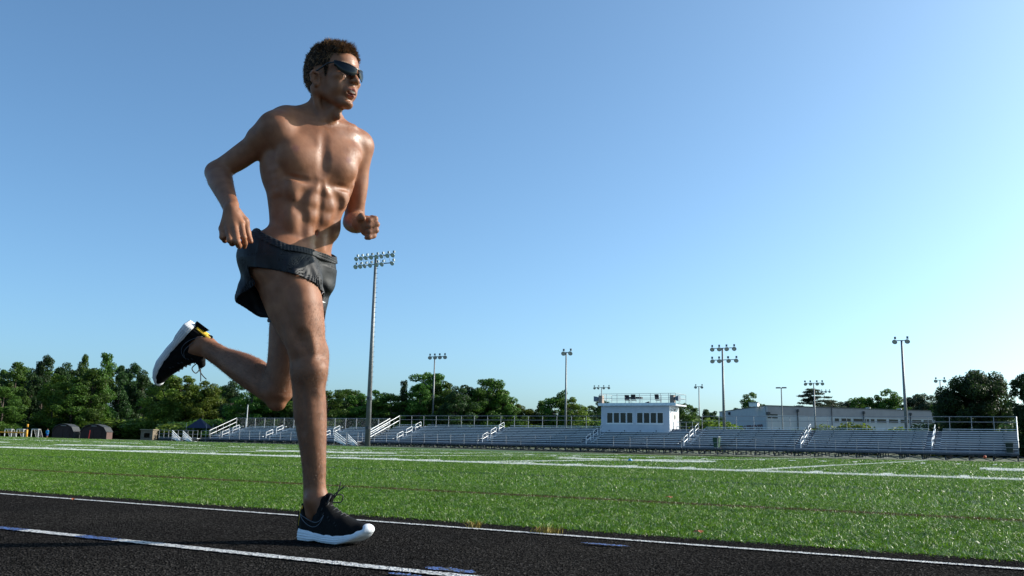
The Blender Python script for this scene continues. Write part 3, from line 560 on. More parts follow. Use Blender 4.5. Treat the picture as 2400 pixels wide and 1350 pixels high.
# ============================================================ SCHOOL BUILDING
def atZ(x, y, z): d = ray(x, y); return CP+d*((z-CAMH)/d[2])
TZB = 9.0
c0, cL, cR_ = atZ(1795, 950, TZB), atZ(1686, 965, TZB), atZ(2212, 963.5, TZB)
sb = empty('school_building', (c0[0], c0[1], GZ), 'long low pale school building behind the right half of the bleacher', 'building'); bl = np.array([c0[0], c0[1], GZ])
mw1 = simple('wall_pale', (.46, .47, .48), .8, noise=.06, nscale=.8); mw2 = simple('wall_band', (.33, .305, .31), .8, noise=.08, nscale=.8); mrf = simple('roof_edge', (.10, .10, .10), .7); mdk = simple('entrance_dark', (.05, .035, .035), .7)
def face_pt(a, b_, t, z, out=0.0):
    d = (b_-a)[:2]; L_ = np.linalg.norm(d); n_ = np.array([d[1], -d[0]])/L_; 
    if n_@(CP[:2]-a[:2]) < 0: n_ = -n_
    p = a[:2]+d*t+n_*out; return (p[0]-bl[0], p[1]-bl[1], z-bl[2])
def slab(name, a, b_, t0, t1, z0, z1, o0, o1, mat, par=None):
    P8 = [face_pt(a, b_, t0, z0, o1), face_pt(a, b_, t1, z0, o1), face_pt(a, b_, t1, z0, o0), face_pt(a, b_, t0, z0, o0)]+[face_pt(a, b_, t0, z1, o1), face_pt(a, b_, t1, z1, o1), face_pt(a, b_, t1, z1, o0), face_pt(a, b_, t0, z1, o0)]
    m = MB(); m.quadbox(P8); return m.build(name, mat, par or sb)
def tpx(a, b_, x):                         # where along the wall a picture column lands
    lo_, hi_ = -.2, 1.2
    up = proj((*(a+(b_-a)*1.0)[:2], 5))[0] > proj((*a[:2], 5))[0]
    for _ in range(40):
        mid = (lo_+hi_)/2; v = proj((*(a+(b_-a)*mid)[:2], 5))[0]
        if (v < x) == up: lo_ = mid
        else: hi_ = mid
    return mid
zband = TZB-1.9
slab('wall', c0, cR_, 0, 1, GZ, zband, -.3, 0, mw1); slab('wall_band', c0, cR_, 0, 1, zband+.002, TZB-.12, -.3, .02, mw2); slab('roof_edge', c0, cR_, -.002, 1, TZB-.118, TZB+.05, -.5, .12, mrf)
slab('wall', cL, c0, 0, 1, GZ, TZB-.12, -.3, 0, mw1); slab('roof_edge', cL, c0, 0, 1.0, TZB-.118, TZB+.04, -.5, .10, mrf)
bk_ = cR_+(cL-c0); m = MB(); P = [c0, cR_, bk_, cL]; P = [((1-.004)*p+.004*((c0+bk_)/2)) for p in P]
m.quadbox([(p[0]-bl[0], p[1]-bl[1], TZB-.2-GZ) for p in P]+[(p[0]-bl[0], p[1]-bl[1], TZB-.13-GZ) for p in P]); m.build('roof', mrf, sb)
zw0, zw1 = float(CAMH+(atZ(2000, 987, TZB)*0)[2]), 0
for a, c in ((275, 322), (350, 455), (485, 590), (618, 663), (680, 722), (750, 855), (885, 988), (1015, 1115), (1145, 1250), (1275, 1375)):
    t0, t1 = tpx(c0, cR_, 1900+a/4.8), tpx(c0, cR_, 1900+c/4.8); pm = c0+(cR_-c0)*((t0+t1)/2); D_ = float((pm-CP) @ fh)
    z1 = float(atD(1900+(a+c)/9.6, 979.6+(a/1300)*5.2, D_)[2]); z0 = z1-.72; w_ = slab('window', c0, cR_, t0, t1, z0, z1, -.05, .012, mgl); slab('sill', c0, cR_, t0, t1, z0-.12, z0-.002, .0, .10, mw1, w_)
t0, t1 = tpx(c0, cR_, 1893), tpx(c0, cR_, 1968); slab('entrance_canopy', c0, cR_, t0, t1, GZ+.1, 4.6, .02, 1.2, mdk)
for x in (1870, 2025, 2135): t = tpx(c0, cR_, x); dp = slab('downpipe', c0, cR_, t-.001, t+.001, GZ, TZB-1.2, .03, .2, mdark); slab('rain_head', c0, cR_, t-.004, t+.004, TZB-1.19, TZB-.6, .03, .4, mdark, dp)
for z in (7.1, 6.5): slab('wall_vent', c0, cR_, tpx(c0, cR_, 1799), tpx(c0, cR_, 1823), z-.12, z+.12, .003, .06, mgl)
t = tpx(c0, cR_, 1950); ld = slab('ladder_rail', c0, cR_, t-.001, t-.0006, GZ, TZB+.3, .06, .14, mdark); slab('ladder_rail', c0, cR_, t+.0012, t+.0016, GZ, TZB+.3, .06, .14, mdark)
for q in range(14): slab('ladder_rung', c0, cR_, t-.0006, t+.0012, 2+q*.5, 2.06+q*.5, .08, .12, mdark)
for x, y in ((1712, 969), (1800, 969)):
    pm = cL+(c0-cL)*tpx(cL, c0, x) if x < 1790 else c0; zc = float(atD(x, y, float((pm-CP) @ fh))[2])
    a_, c_ = (cL, c0) if x < 1790 else (c0, cR_); t = tpx(a_, c_, x); slab('flood_lamp', a_, c_, t-.008, t+.008, zc-.3, zc+.3, .01, .5, mdark)
# lettering low on the end wall
cu = bpy.data.curves.new('wall_lettering', 'FONT'); cu.body = 'PATRIOTS'; cu.size = 1.0; cu.extrude = .02; cu.offset = .03; cu.align_x = 'LEFT'
to = bpy.data.objects.new('tmp', cu); COL.objects.link(to); dg = bpy.context.evaluated_depsgraph_get(); tme = bpy.data.meshes.new_from_object(to.evaluated_get(dg)); bpy.data.objects.remove(to)
mlt = simple('letter_maroon', (.09, .02, .035), .6); tme.materials.clear(); tme.materials.append(mlt); tv = np.array([v.co[:] for v in tme.vertices]); w_t = tv[:, 0].max()-tv[:, 0].min(); 
ta, tb = tpx(cL, c0, 1738), tpx(cL, c0, 1788); A_ = np.array(face_pt(cL, c0, ta, 0, .05)); B2 = np.array(face_pt(cL, c0, tb, 0, .05)); pm = cL+(c0-cL)*tb; D_ = float((pm-CP) @ fh); zt_ = float(atD(1785, 994, D_)[2]); 
dxy = nrm((B2-A_)[:2]); W_t = np.linalg.norm((B2-A_)[:2]); nxy = np.array([dxy[1], -dxy[0]]); hgt = 1.9
for v, c in zip(tme.vertices, tv):
    s_ = (c[0]-tv[:, 0].min())/w_t*W_t; v.co = (A_[0]+dxy[0]*s_+nxy[0]*c[2], A_[1]+dxy[1]*s_+nxy[1]*c[2], zt_-GZ-hgt+(c[1]-tv[:, 1].min())/(tv[:, 1].max()-tv[:, 1].min())*hgt)
link('wall_lettering', tme, sb)
for i, (x, y) in enumerate(((1780, 948), (2052, 955), (2127, 957))):
    q = atZ(x, y+2, TZB); q = q+np.array([fh[0], fh[1], 0])*4; e = empty('roof_vent', (q[0], q[1], TZB-.15), ('white vent box on the roof above the building corner', 'small white vent on the middle of the roof', 'small white roof vent beside the tall two-lamp pole')[i], 'vent'); m = MB(); s_ = .9 if i == 0 else .45; m.box(-s_, s_, -s_, s_, .02, s_*.9); m.build('vent_box', mrlit, e); m = MB(); m.box(-s_*1.15, s_*1.15, -s_*1.15, s_*1.15, s_*.9+.002, s_*1.1); m.build('vent_cap', mrail, e)
# ============================================================ FAR LEFT: sheds, goals, fence, small building, tent
mshed = simple('shed_wall', (.030, .016, .015), .8, noise=.3, nscale=4); mshr = simple('shed_roof', (.035, .037, .040), .6, noise=.2, nscale=3); mtrim = simple('shed_trim', (.22, .22, .22), .6); mred = simple('red_paint', (.25, .015, .01), .5); mbrick = simple('brick_end', (.11, .065, .055), .8, noise=.3, nscale=6)
def shed(x0, x1, ytop, D, lab, post=False):
    a, c = atD(x0, 1025, D), atD(x1, 1026, D); w = np.linalg.norm((c-a)[:2]); ctr = (a+c)/2; zt = float(atD((x0+x1)/2, ytop, D)[2]); H_ = zt-GZ; ang = math.atan2(c[1]-a[1], c[0]-a[0])
    e = empty('barn_shed', (ctr[0], ctr[1], GZ), lab, 'shed', rz=ang); hw = w/2; pr = [(-hw, 0), (-hw, H_*.5), (-hw*.78, H_*.8), (-hw*.35, H_*.96), (0, H_), (hw*.35, H_*.96), (hw*.78, H_*.8), (hw, H_*.5), (hw, 0)]
    m = MB(); n = len(pr); m.v = [(x, 0, z) for x, z in pr]+[(x, 2.4, z) for x, z in pr]; m.f = [tuple(range(n)), tuple(range(2*n-1, n-1, -1))]+[(i, i+n, i+1+n, i+1) for i in (0, n-2)]; m.build('walls', mshed, e)
    m = MB()
    for i in range(1, n-2): (xa, za), (xb, zb_) = pr[i], pr[i+1]; m.quadbox([(xa, -.25, za+.01), (xb, -.25, zb_+.01), (xb, 2.6, zb_+.01), (xa, 2.6, za+.01), (xa, -.25, za+.10), (xb, -.25, zb_+.10), (xb, 2.6, zb_+.10), (xa, 2.6, za+.10)])
    m.build('roof', mshr, e)
    for sx in (-1, 1):
        m = MB(); m.box(min(sx*.03, sx*hw*.62), max(sx*.03, sx*hw*.62), -.06, -.01, .1, H_*.70); m.build('door', mshed, e)
    m = MB(); m.box(-.5, .5, -.10, -.02, H_*.88, H_*.93); m.build('sign_board', mtrim, e)
    m = MB(); m.box(hw+.01, hw+.06, -.1, 2.3, 0, H_*.48); m.build('side_panel', mbrick if post else mshr, e)
    if post:
        m = MB(); m.tube((-.1*hw, -1.2, 0), (-.05*hw, -1.2, H_*.62), .07, n=6); o = m.build('red_post', mred, None, loc=(ctr[0], ctr[1], GZ)); o.rotation_euler = (0, 0, ang); tag(o, 'thin red post standing before the right hand barn shed', 'post')
shed(121, 172, 994, 165, 'dark barn-shaped shed on the left, behind the person in blue'); shed(187, 249, 995, 165, 'dark barn-shaped shed on the right with a brick end wall', True)
# tan hut
D_ = 160; a, c = atD(329, 1025, D_), atD(357, 1027, D_); w = np.linalg.norm((c-a)[:2]); ctr = (a+c)/2; zt = float(atD(343, 1008, D_)[2]); mtn = simple('hut_tan', (.17, .14, .10), .8, noise=.35, nscale=3)
e = empty('hut', (ctr[0], ctr[1], GZ), 'small weathered tan hut between the sheds and the shorter bleacher', 'hut', rz=math.atan2(c[1]-a[1], c[0]-a[0])); H_ = zt-GZ
wallgrid('walls', -w/2, w/2, 0, .15, 0, H_, [(-w*.22, w*.26, .5, H_*.72)], mtn, e, np.zeros(3)); m = MB(); m.box(-w/2, -w/2+.15, .151, 2, 0, H_); m.box(w/2-.15, w/2, .151, 2, 0, H_); m.box(-w/2, w/2, 2.001, 2.1, 0, H_); m.build('side_walls', mtn, e); m = MB(); m.box(-w/2-.15, w/2+.15, -.2, 2.3, H_+.002, H_+.15); m.build('roof', simple('hut_roof', (.28, .24, .17), .8), e)
# blue tent
D_ = 150; a, c = atD(444, 1005, D_), atD(492, 1006, D_); w = np.linalg.norm((c-a)[:2]); ctr = (a+c)/2; ze, zp = float(atD(445, 1003, D_)[2]), float(atD(466, 980, D_)[2]); e = empty('blue_tent', (ctr[0], ctr[1], GZ), 'dark blue peaked tent roof behind the shorter bleacher', 'tent', rz=math.atan2(c[1]-a[1], c[0]-a[0]))
m = MB(); hw = w/2; m.v = [(-hw, -hw, ze-GZ), (hw, -hw, ze-GZ), (hw, hw, ze-GZ), (-hw, hw, ze-GZ), (0, 0, zp-GZ)]; m.f = [(0, 1, 4), (1, 2, 4), (2, 3, 4), (3, 0, 4)]; m.build('canopy', simple('tent_navy', (.008, .016, .05), .6), e)
for sx in (-1, 1):
    for sy in (-1, 1): part('tpost', lambda: MB().tube((0, 0, 0), (0, 0, 3), .04, n=6), 'leg', mrail, e, (sx*hw*.97, sy*hw*.97, 0))
# chain-link fence
FH = 3.3; ft = [atZ(x, y, FH) for x, y in ((-260, 975), (0, 985), (200, 990), (400, 997), (480, 1000))]; fe = empty('chain_link_fence', tuple(ft[0][:2])+(GZ,), 'dark chain-link fence running before the trees at left', 'fence'); fb = np.array(fe.location)
mfn = simple('fence_wire', (.07, .08, .08), .6, .3)
for a, c in zip(ft[:-1], ft[1:]):
    m = MB(); m.tube(a-fb, c-fb, .035, n=5); m.build('top_rail', mrail, fe); L_ = np.linalg.norm(c-a); n = int(L_/3)
    for q in range(n): p = a+(c-a)*q/n; m = MB(); m.tube((0, 0, 0), (0, 0, FH-GZ), .04, n=5); m.build('post', mfn, fe, loc=(p[0]-fb[0], p[1]-fb[1], 0))
    m = MB(); d_ = nrm(c-a); hh = FH-GZ
    for s_ in np.arange(0, L_-hh, .22): p = a+d_*s_-fb; m.bar((p[0], p[1], 0), (p[0]+d_[0]*hh, p[1]+d_[1]*hh, hh), .009); m.bar((p[0], p[1]+.01, hh), (p[0]+d_[0]*hh, p[1]+d_[1]*hh+.01, 0), .009)
    o = m.build('wire_mesh', mfn, fe); o['kind'] = 'stuff'
# goals and goal post
mwp = simple('white_paint', (.62, .62, .60), .5); mor = simple('orange_pad', (.70, .32, .02), .6); mnet = simple('net_cord', (.35, .36, .36), .7)
def goal(x0, x1, D, lab, skew=.35):
    a, c = atD(x0, 1022, D), atD(x1, 1022, D); ctr = (a+c)/2; w = np.linalg.norm((c-a)[:2]); zt = float(atD((x0+x1)/2, 1006, D)[2])-GZ; e = empty('goal', (ctr[0], ctr[1], GZ), lab, 'goal', 'white goals parked at the far left', rz=math.atan2(c[1]-a[1], c[0]-a[0]))
    for sx in (-1, 1):
        m = MB(); m.tube((sx*w/2, 0, 0), (sx*w/2, 0, zt), .07, n=6); m.build('post', mwp, e); m = MB(); m.path([(sx*w/2, 0, zt), (sx*w/2, .7, zt), (sx*w/2, 1.8, 0)], .04); m.build('back_stay', mwp, e)
    m = MB(); m.tube((-w/2, 0, zt), (w/2, 0, zt), .07, n=6); m.build('crossbar', mwp, e); m = MB(); m.tube((-w/2, 1.8, .04), (w/2, 1.8, .04), .04, n=6); m.build('ground_bar', mwp, e)
    m = MB()
    for q in np.linspace(-w/2, w/2, 14): m.path([(q, 0, zt), (q, .7, zt), (q, 1.8, 0)], .012, 4)
    for q in range(6): t = q/6; m.bar((-w/2, .7+1.1*t, zt*(1-t)), (w/2, .7+1.1*t, zt*(1-t)), .02)
    o = m.build('net', mnet, e); o['kind'] = 'stuff'
goal(10, 26, 160, 'white net goal, leftmost of the three, by the orange bar'); goal(38, 54, 166, 'white net goal behind the orange padded post'); goal(73, 89, 158, 'white net goal between the orange post and the person in blue')
p = atD(62, 1022, 150); zt = float(atD(63, 994, 150)[2]); e = empty('goal_post', (p[0], p[1], GZ), 'orange padded post with a long orange bar to its left', 'goal post'); m = MB(); m.tube((0, 0, 0), (0, 0, (zt-GZ)*.62), .16, n=10); m.build('pad', mor, e, True); m = MB(); m.tube((0, 0, (zt-GZ)*.62), (0, 0, zt-GZ-.5), .05, n=8); m.build('stem', mdark, e); m = MB(); m.tube((0, 0, zt-GZ-.5), (0, 0, zt-GZ), .14, n=10); m.build('top_pad', mor, e, True)
q = atD(-60, 1012, 150); zc = float(q[2]); m = MB(); m.tube((0, 0, zc-GZ), (q[0]-p[0], q[1]-p[1], zc-GZ), .09, n=8); m.build('bar', mor, e)
# person in blue
def small_person():
    p = atD(110, 1023, 162); F_ = Field(V3(-.4, -.35, -.05), V3(.4, .35, 1.85), .022)
    for s in (-1, 1):
        F_.cone((s*.09, 0, .92), (s*.10, .02, .5), .085, .062, .03); F_.cone((s*.10, .02, .5), (s*.10, -.02, .08), .056, .04, .02); F_.cone((s*.10, -.02, .05), (s*.11, .14, .035), .045, .035, .02)
        F_.cone((s*.19, 0, 1.42), (s*.27, -.02, 1.15), .055, .042, .03); F_.cone((s*.27, -.02, 1.15), (s*.20, .14, 1.0), .038, .028, .02); F_.cone((s*.20, .14, 1.0), (s*.17, .2, .97), .032, .025, .01)
    F_.loft(V3(0, 0, .88), V3(0, 0, 1.5), V3(0, 1, 0), [(0, .12, .13, .17, .17), (.35, .11, .11, .15, .15), (.8, .13, .13, .2, .2), (1, .07, .08, .13, .13)], (.05, .05), .03)
    F_.cone((0, .01, 1.48), (0, .03, 1.6), .055, .05, .02); F_.ell((0, .03, 1.66), (.075, .095, .115), k=.02); F_.ell((0, .12, 1.64), (.015, .02, .02), k=.01)
    V, Q = F_.mesh(1); C = np.tile(np.array([.35, .19, .12]), (len(V), 1))
    ms, nt, b, o_ = nmat('person_colours'); at = N(nt, 'ShaderNodeAttribute', attribute_name='tint'); nt.links.new(at.outputs['Color'], b.inputs['Base Color']); b.inputs['Roughness'].default_value = .8
    e = empty('person', (p[0], p[1], GZ), 'distant person in a bright blue shirt and blue shorts beside the sheds', 'person', rz=math.radians(20))
    o = pydata('body', V, Q, ms, e, True); C[V[:, 2] > 1.68] = (.02, .012, .01); a_ = o.data.color_attributes.new('tint', 'FLOAT_COLOR', 'POINT'); a_.data.foreach_set('color', np.concatenate([C, np.ones((len(C), 1))], 1).astype(np.float32).ravel())
    def cloth(name, z0, z1, xm, mat):
        me = o.data; nn_ = np.zeros(len(V)*3, np.float32); me.vertices.foreach_get('normal', nn_); nn_ = nn_.reshape(-1, 3); mk = (V[:, 2] > z0) & (V[:, 2] < z1) & (np.abs(V[:, 0]) < xm); qs = mk[Q].all(1); us = np.unique(Q[qs]); rm = -np.ones(len(V), int); rm[us] = np.arange(len(us)); pydata(name, V[us]+nn_[us]*.018, rm[Q[qs]], mat, e, True)
    cloth('shirt', .86, 1.5, .30, simple('shirt_blue', (.02, .30, .62), .8)); cloth('shorts', .52, .90, .3, simple('shorts_blue', (.01, .08, .40), .8))
small_person()
# ball and small field things
def ball(x, y, r, col, lab, gz, D=None):
    p = atD(x, y, D) if D else gnd(x, y, gz); m = bpy.data.meshes.new('ball'); bm = bmesh.new(); bmesh.ops.create_icosphere(bm, subdivisions=3, radius=r); bm.to_mesh(m); bm.free(); m.polygons.foreach_set('use_smooth', [True]*len(m.polygons)); mt_, nt, b, o_ = nmat('ball_skin'); tc = N(nt, 'ShaderNodeTexCoord'); v = N(nt, 'ShaderNodeTexVoronoi', i_Scale=1.2/r*.3); nt.links.new(tc.outputs['Object'], v.inputs['Vector']); rr_ = ramp(nt, v.outputs['Distance'], [(.1, (.8, .8, .75)), (.3, col)]); nt.links.new(rr_.outputs['Color'], b.inputs['Base Color']); m.materials.append(mt_)
    o = link('ball', m, None, tuple(p)); tag(o, lab, 'ball')
ball(528, 1041, .13, (.75, .65, .15), 'yellow and white ball lying below the shorter bleacher', 0, 70)
ball(2308, 1071, .13, (.60, .08, .02), 'red and white ball standing in for a red glint under the right end of the bleacher', 0, 75)  # ball shape added to stand in for a red glint
c = gnd(1477, 1082, .0); m = MB(); m.tube((0, 0, .02), (0, 0, .03), .055, n=12); m.tube((0, 0, .03), (0, 0, .06), .04, .025, n=12); o = m.build('field_marker', simple('marker_blue', (.10, .32, .65), .5), None, loc=tuple(c)); tag(o, 'small light blue marker disc on the yard line', 'marker')
# ============================================================ TREES
mleaf = {}
def leafmat(name, c0_, c1_, c2_):
    m, nt, b, o_ = nmat(name); g = N(nt, 'ShaderNodeNewGeometry'); oi = N(nt, 'ShaderNodeObjectInfo'); r = ramp(nt, g.outputs['Random Per Island'], [(0, c0_), (.6, c1_), (1, c2_)])
    hs = N(nt, 'ShaderNodeHueSaturation'); mr = N(nt, 'ShaderNodeMapRange'); mr.inputs[3].default_value = .8; mr.inputs[4].default_value = 1.45; nt.links.new(oi.outputs['Random'], mr.inputs[0]); nt.links.new(mr.outputs[0], hs.inputs['Value']); nt.links.new(r.outputs['Color'], hs.inputs['Color'])
    mr2 = N(nt, 'ShaderNodeMapRange'); mr2.inputs[3].default_value = .485; mr2.inputs[4].default_value = .515; nt.links.new(oi.outputs['Random'], mr2.inputs[0]); nt.links.new(mr2.outputs[0], hs.inputs['Hue'])
    nt.links.new(hs.outputs['Color'], b.inputs['Base Color']); b.inputs['Roughness'].default_value = .55; b.inputs['Specular IOR Level'].default_value = .3; tr = N(nt, 'ShaderNodeBsdfTranslucent'); nt.links.new(hs.outputs['Color'], tr.inputs['Color']); ms = N(nt, 'ShaderNodeMixShader'); ms.inputs[0].default_value = .45
    nt.links.new(b.outputs[0], ms.inputs[1]); nt.links.new(tr.outputs[0], ms.inputs[2]); nt.links.new(ms.outputs[0], o_.inputs['Surface']); return m
ML_ = {'oak': leafmat('leaf_green', (.030, .070, .010), (.060, .135, .018), (.11, .20, .03)), 'pine': leafmat('leaf_dark', (.014, .034, .011), (.028, .062, .016), (.05, .10, .022)), 'pale': leafmat('leaf_yellowish', (.055, .09, .010), (.10, .15, .018), (.16, .20, .03)), 'cedar': leafmat('leaf_cedar', (.03, .05, .03), (.055, .085, .045), (.08, .11, .06))}
mbark = simple('bark', (.07, .055, .042), .9, noise=.3, nscale=3)
def crown_mesh(kind, seed, dens=1.0):      # unit tree: height 1, crown spread about .6
    rg = np.random.default_rng(seed); blobs = []
    if kind == 'oak':
        for i in range(64): h = rg.uniform(.10, .92); rr_ = .25*math.sin(math.pi*min(1, (h+.10)*.90))**.6*rg.uniform(.35, 1.15); a = rg.uniform(0, 2*math.pi); blobs.append((rr_*math.cos(a), rr_*math.sin(a), h, rg.uniform(.045, .10)*(1.2-.45*h)))
        blobs.append((0, 0, .94, .05))
    elif kind == 'tall':
        for i in range(46): h = rg.uniform(.08, .96); rr_ = .16*(1.15-h)**.6*rg.uniform(.2, 1.2); a = rg.uniform(0, 2*math.pi); blobs.append((rr_*math.cos(a), rr_*math.sin(a), h, rg.uniform(.045, .095)*(1.25-h*.55)))
    elif kind == 'round':
        for i in range(80): a = rg.uniform(0, 2*math.pi); ph = math.acos(rg.uniform(-.9, 1)); r_ = rg.uniform(.6, 1.0); blobs.append((.40*r_*math.sin(ph)*math.cos(a), .40*r_*math.sin(ph)*math.sin(a), .54+.38*r_*math.cos(ph), rg.uniform(.08, .13)))
    elif kind == 'pine':
        for i in range(40): h = rg.uniform(.28, .97); rr_ = .20*(1.1-h)**.7*rg.uniform(.3, 1.1); a = rg.uniform(0, 2*math.pi); blobs.append((rr_*math.cos(a), rr_*math.sin(a), h, rg.uniform(.05, .085)))
    elif kind == 'cedar':
        for i in range(70): h = .20+.76*(i/70); rr_ = .55*(1.0-h)**.75*rg.uniform(.3, 1.1); a = rg.uniform(0, 2*math.pi); blobs.append((rr_*math.cos(a), rr_*math.sin(a), h-.1*rr_, rg.uniform(.035, .06)))
    elif kind == 'bush':
        for i in range(16): a = rg.uniform(0, 2*math.pi); r_ = rg.uniform(0, .8); blobs.append((r_*math.cos(a)*.6, r_*math.sin(a)*.6, rg.uniform(.1, .75), rg.uniform(.16, .28)))
    P = []; nrm_ = []
    for x, y, z, r_ in blobs:
        n = int((400 if kind != 'round' else 480)*dens*(r_/.09)**1.6*(1 if kind != 'bush' else .16)*(1.6 if kind == 'cedar' else 1)); u = rg.normal(0, 1, (n, 3)); u /= np.linalg.norm(u, axis=1)[:, None]; rr_ = r_*rg.uniform(.45, 1.15, n)**.6
        sc = np.array([1.25, 1.25, .28]) if kind == 'cedar' else np.array([1, 1, .78]); P.append(np.array([x, y, z])+u*rr_[:, None]*sc); nrm_.append(u)
    P = np.concatenate(P); U = np.concatenate(nrm_); n = len(P)
    d1 = rg.normal(0, 1, (n, 3)); d1 = np.cross(d1, U+rg.normal(0, .5, (n, 3))); d1 /= np.linalg.norm(d1, axis=1)[:, None]; d2 = np.cross(d1, U+rg.normal(0, .6, (n, 3))); d2 /= np.linalg.norm(d2, axis=1)[:, None]
    s1 = (.0125 if kind not in ('bush',) else .035)*rg.uniform(.5, 1.4, n)[:, None]; s2 = s1*.62
    if kind == 'cedar': s1 = s1*1.5; s2 = s2*.35
    V = np.stack([P-d1*s1, P+d2*s2, P+d1*s1, P-d2*s2*.8], 1).reshape(-1, 3); Fq = np.arange(4*n).reshape(-1, 4)
    me = pydata('crown', V, Fq, None); md = me.data; bpy.data.objects.remove(me)
    tb = MB(); top = .75 if kind in ('pine', 'tall', 'cedar') else .55; tb.path([(0, 0, 0), (.006, .0, top*.4), (-.004, .005, top*.7), (0, 0, top)], [.020, .015, .011, .006], 7)
    for x, y, z, r_ in blobs[:14]: z0 = max(.12, z-.16); tb.path([(0, 0, min(z0, top)), (x*.5, y*.5, (z0+z)/2), (x, y, z)], [.008, .005, .002], 4)
    tr_ = tb.build('trunk', mbark, None); tm_ = tr_.data; bpy.data.objects.remove(tr_); return md, tm_
PROTO = {k: [crown_mesh(k, 11+7*i+len(k)) for i in range(n)] for k, n in (('oak', 4), ('tall', 3), ('pine', 3), ('round', 1), ('cedar', 1), ('bush', 2))}
TREECOUNT = {}
def tree(kind, x, ytop, D, width, lab, mat='oak', group='trees beyond the field', base=GZ, v=None, name=None):
    p = atD(x, ytop, D); H_ = (p[2]-base)/.98; q = PROTO[kind]; i = TREECOUNT.get(kind, 0); TREECOUNT[kind] = i+1; md, tm_ = q[(i if v is None else v) % len(q)]
    nm = name or {'oak': 'broadleaf_tree', 'tall': 'slender_tree', 'pine': 'pine_tree', 'round': 'round_tree', 'cedar': 'cedar_tree', 'bush': 'bush'}[kind]
    e = empty(nm, (p[0], p[1], base), lab, 'bush' if kind == 'bush' else 'tree', group, rz=rng.uniform(0, 6.28)); width *= .86 if kind in ('oak', 'tall', 'pine') else 1; e.scale = (width/.62, width/.62, H_)
    key = (md.name, mat)
    if key not in SHM: m2 = md.copy(); m2.materials.clear(); m2.materials.append(ML_[mat]); SHM[key] = m2
    link('crown', SHM[key], e); link('trunk', tm_, e); return e
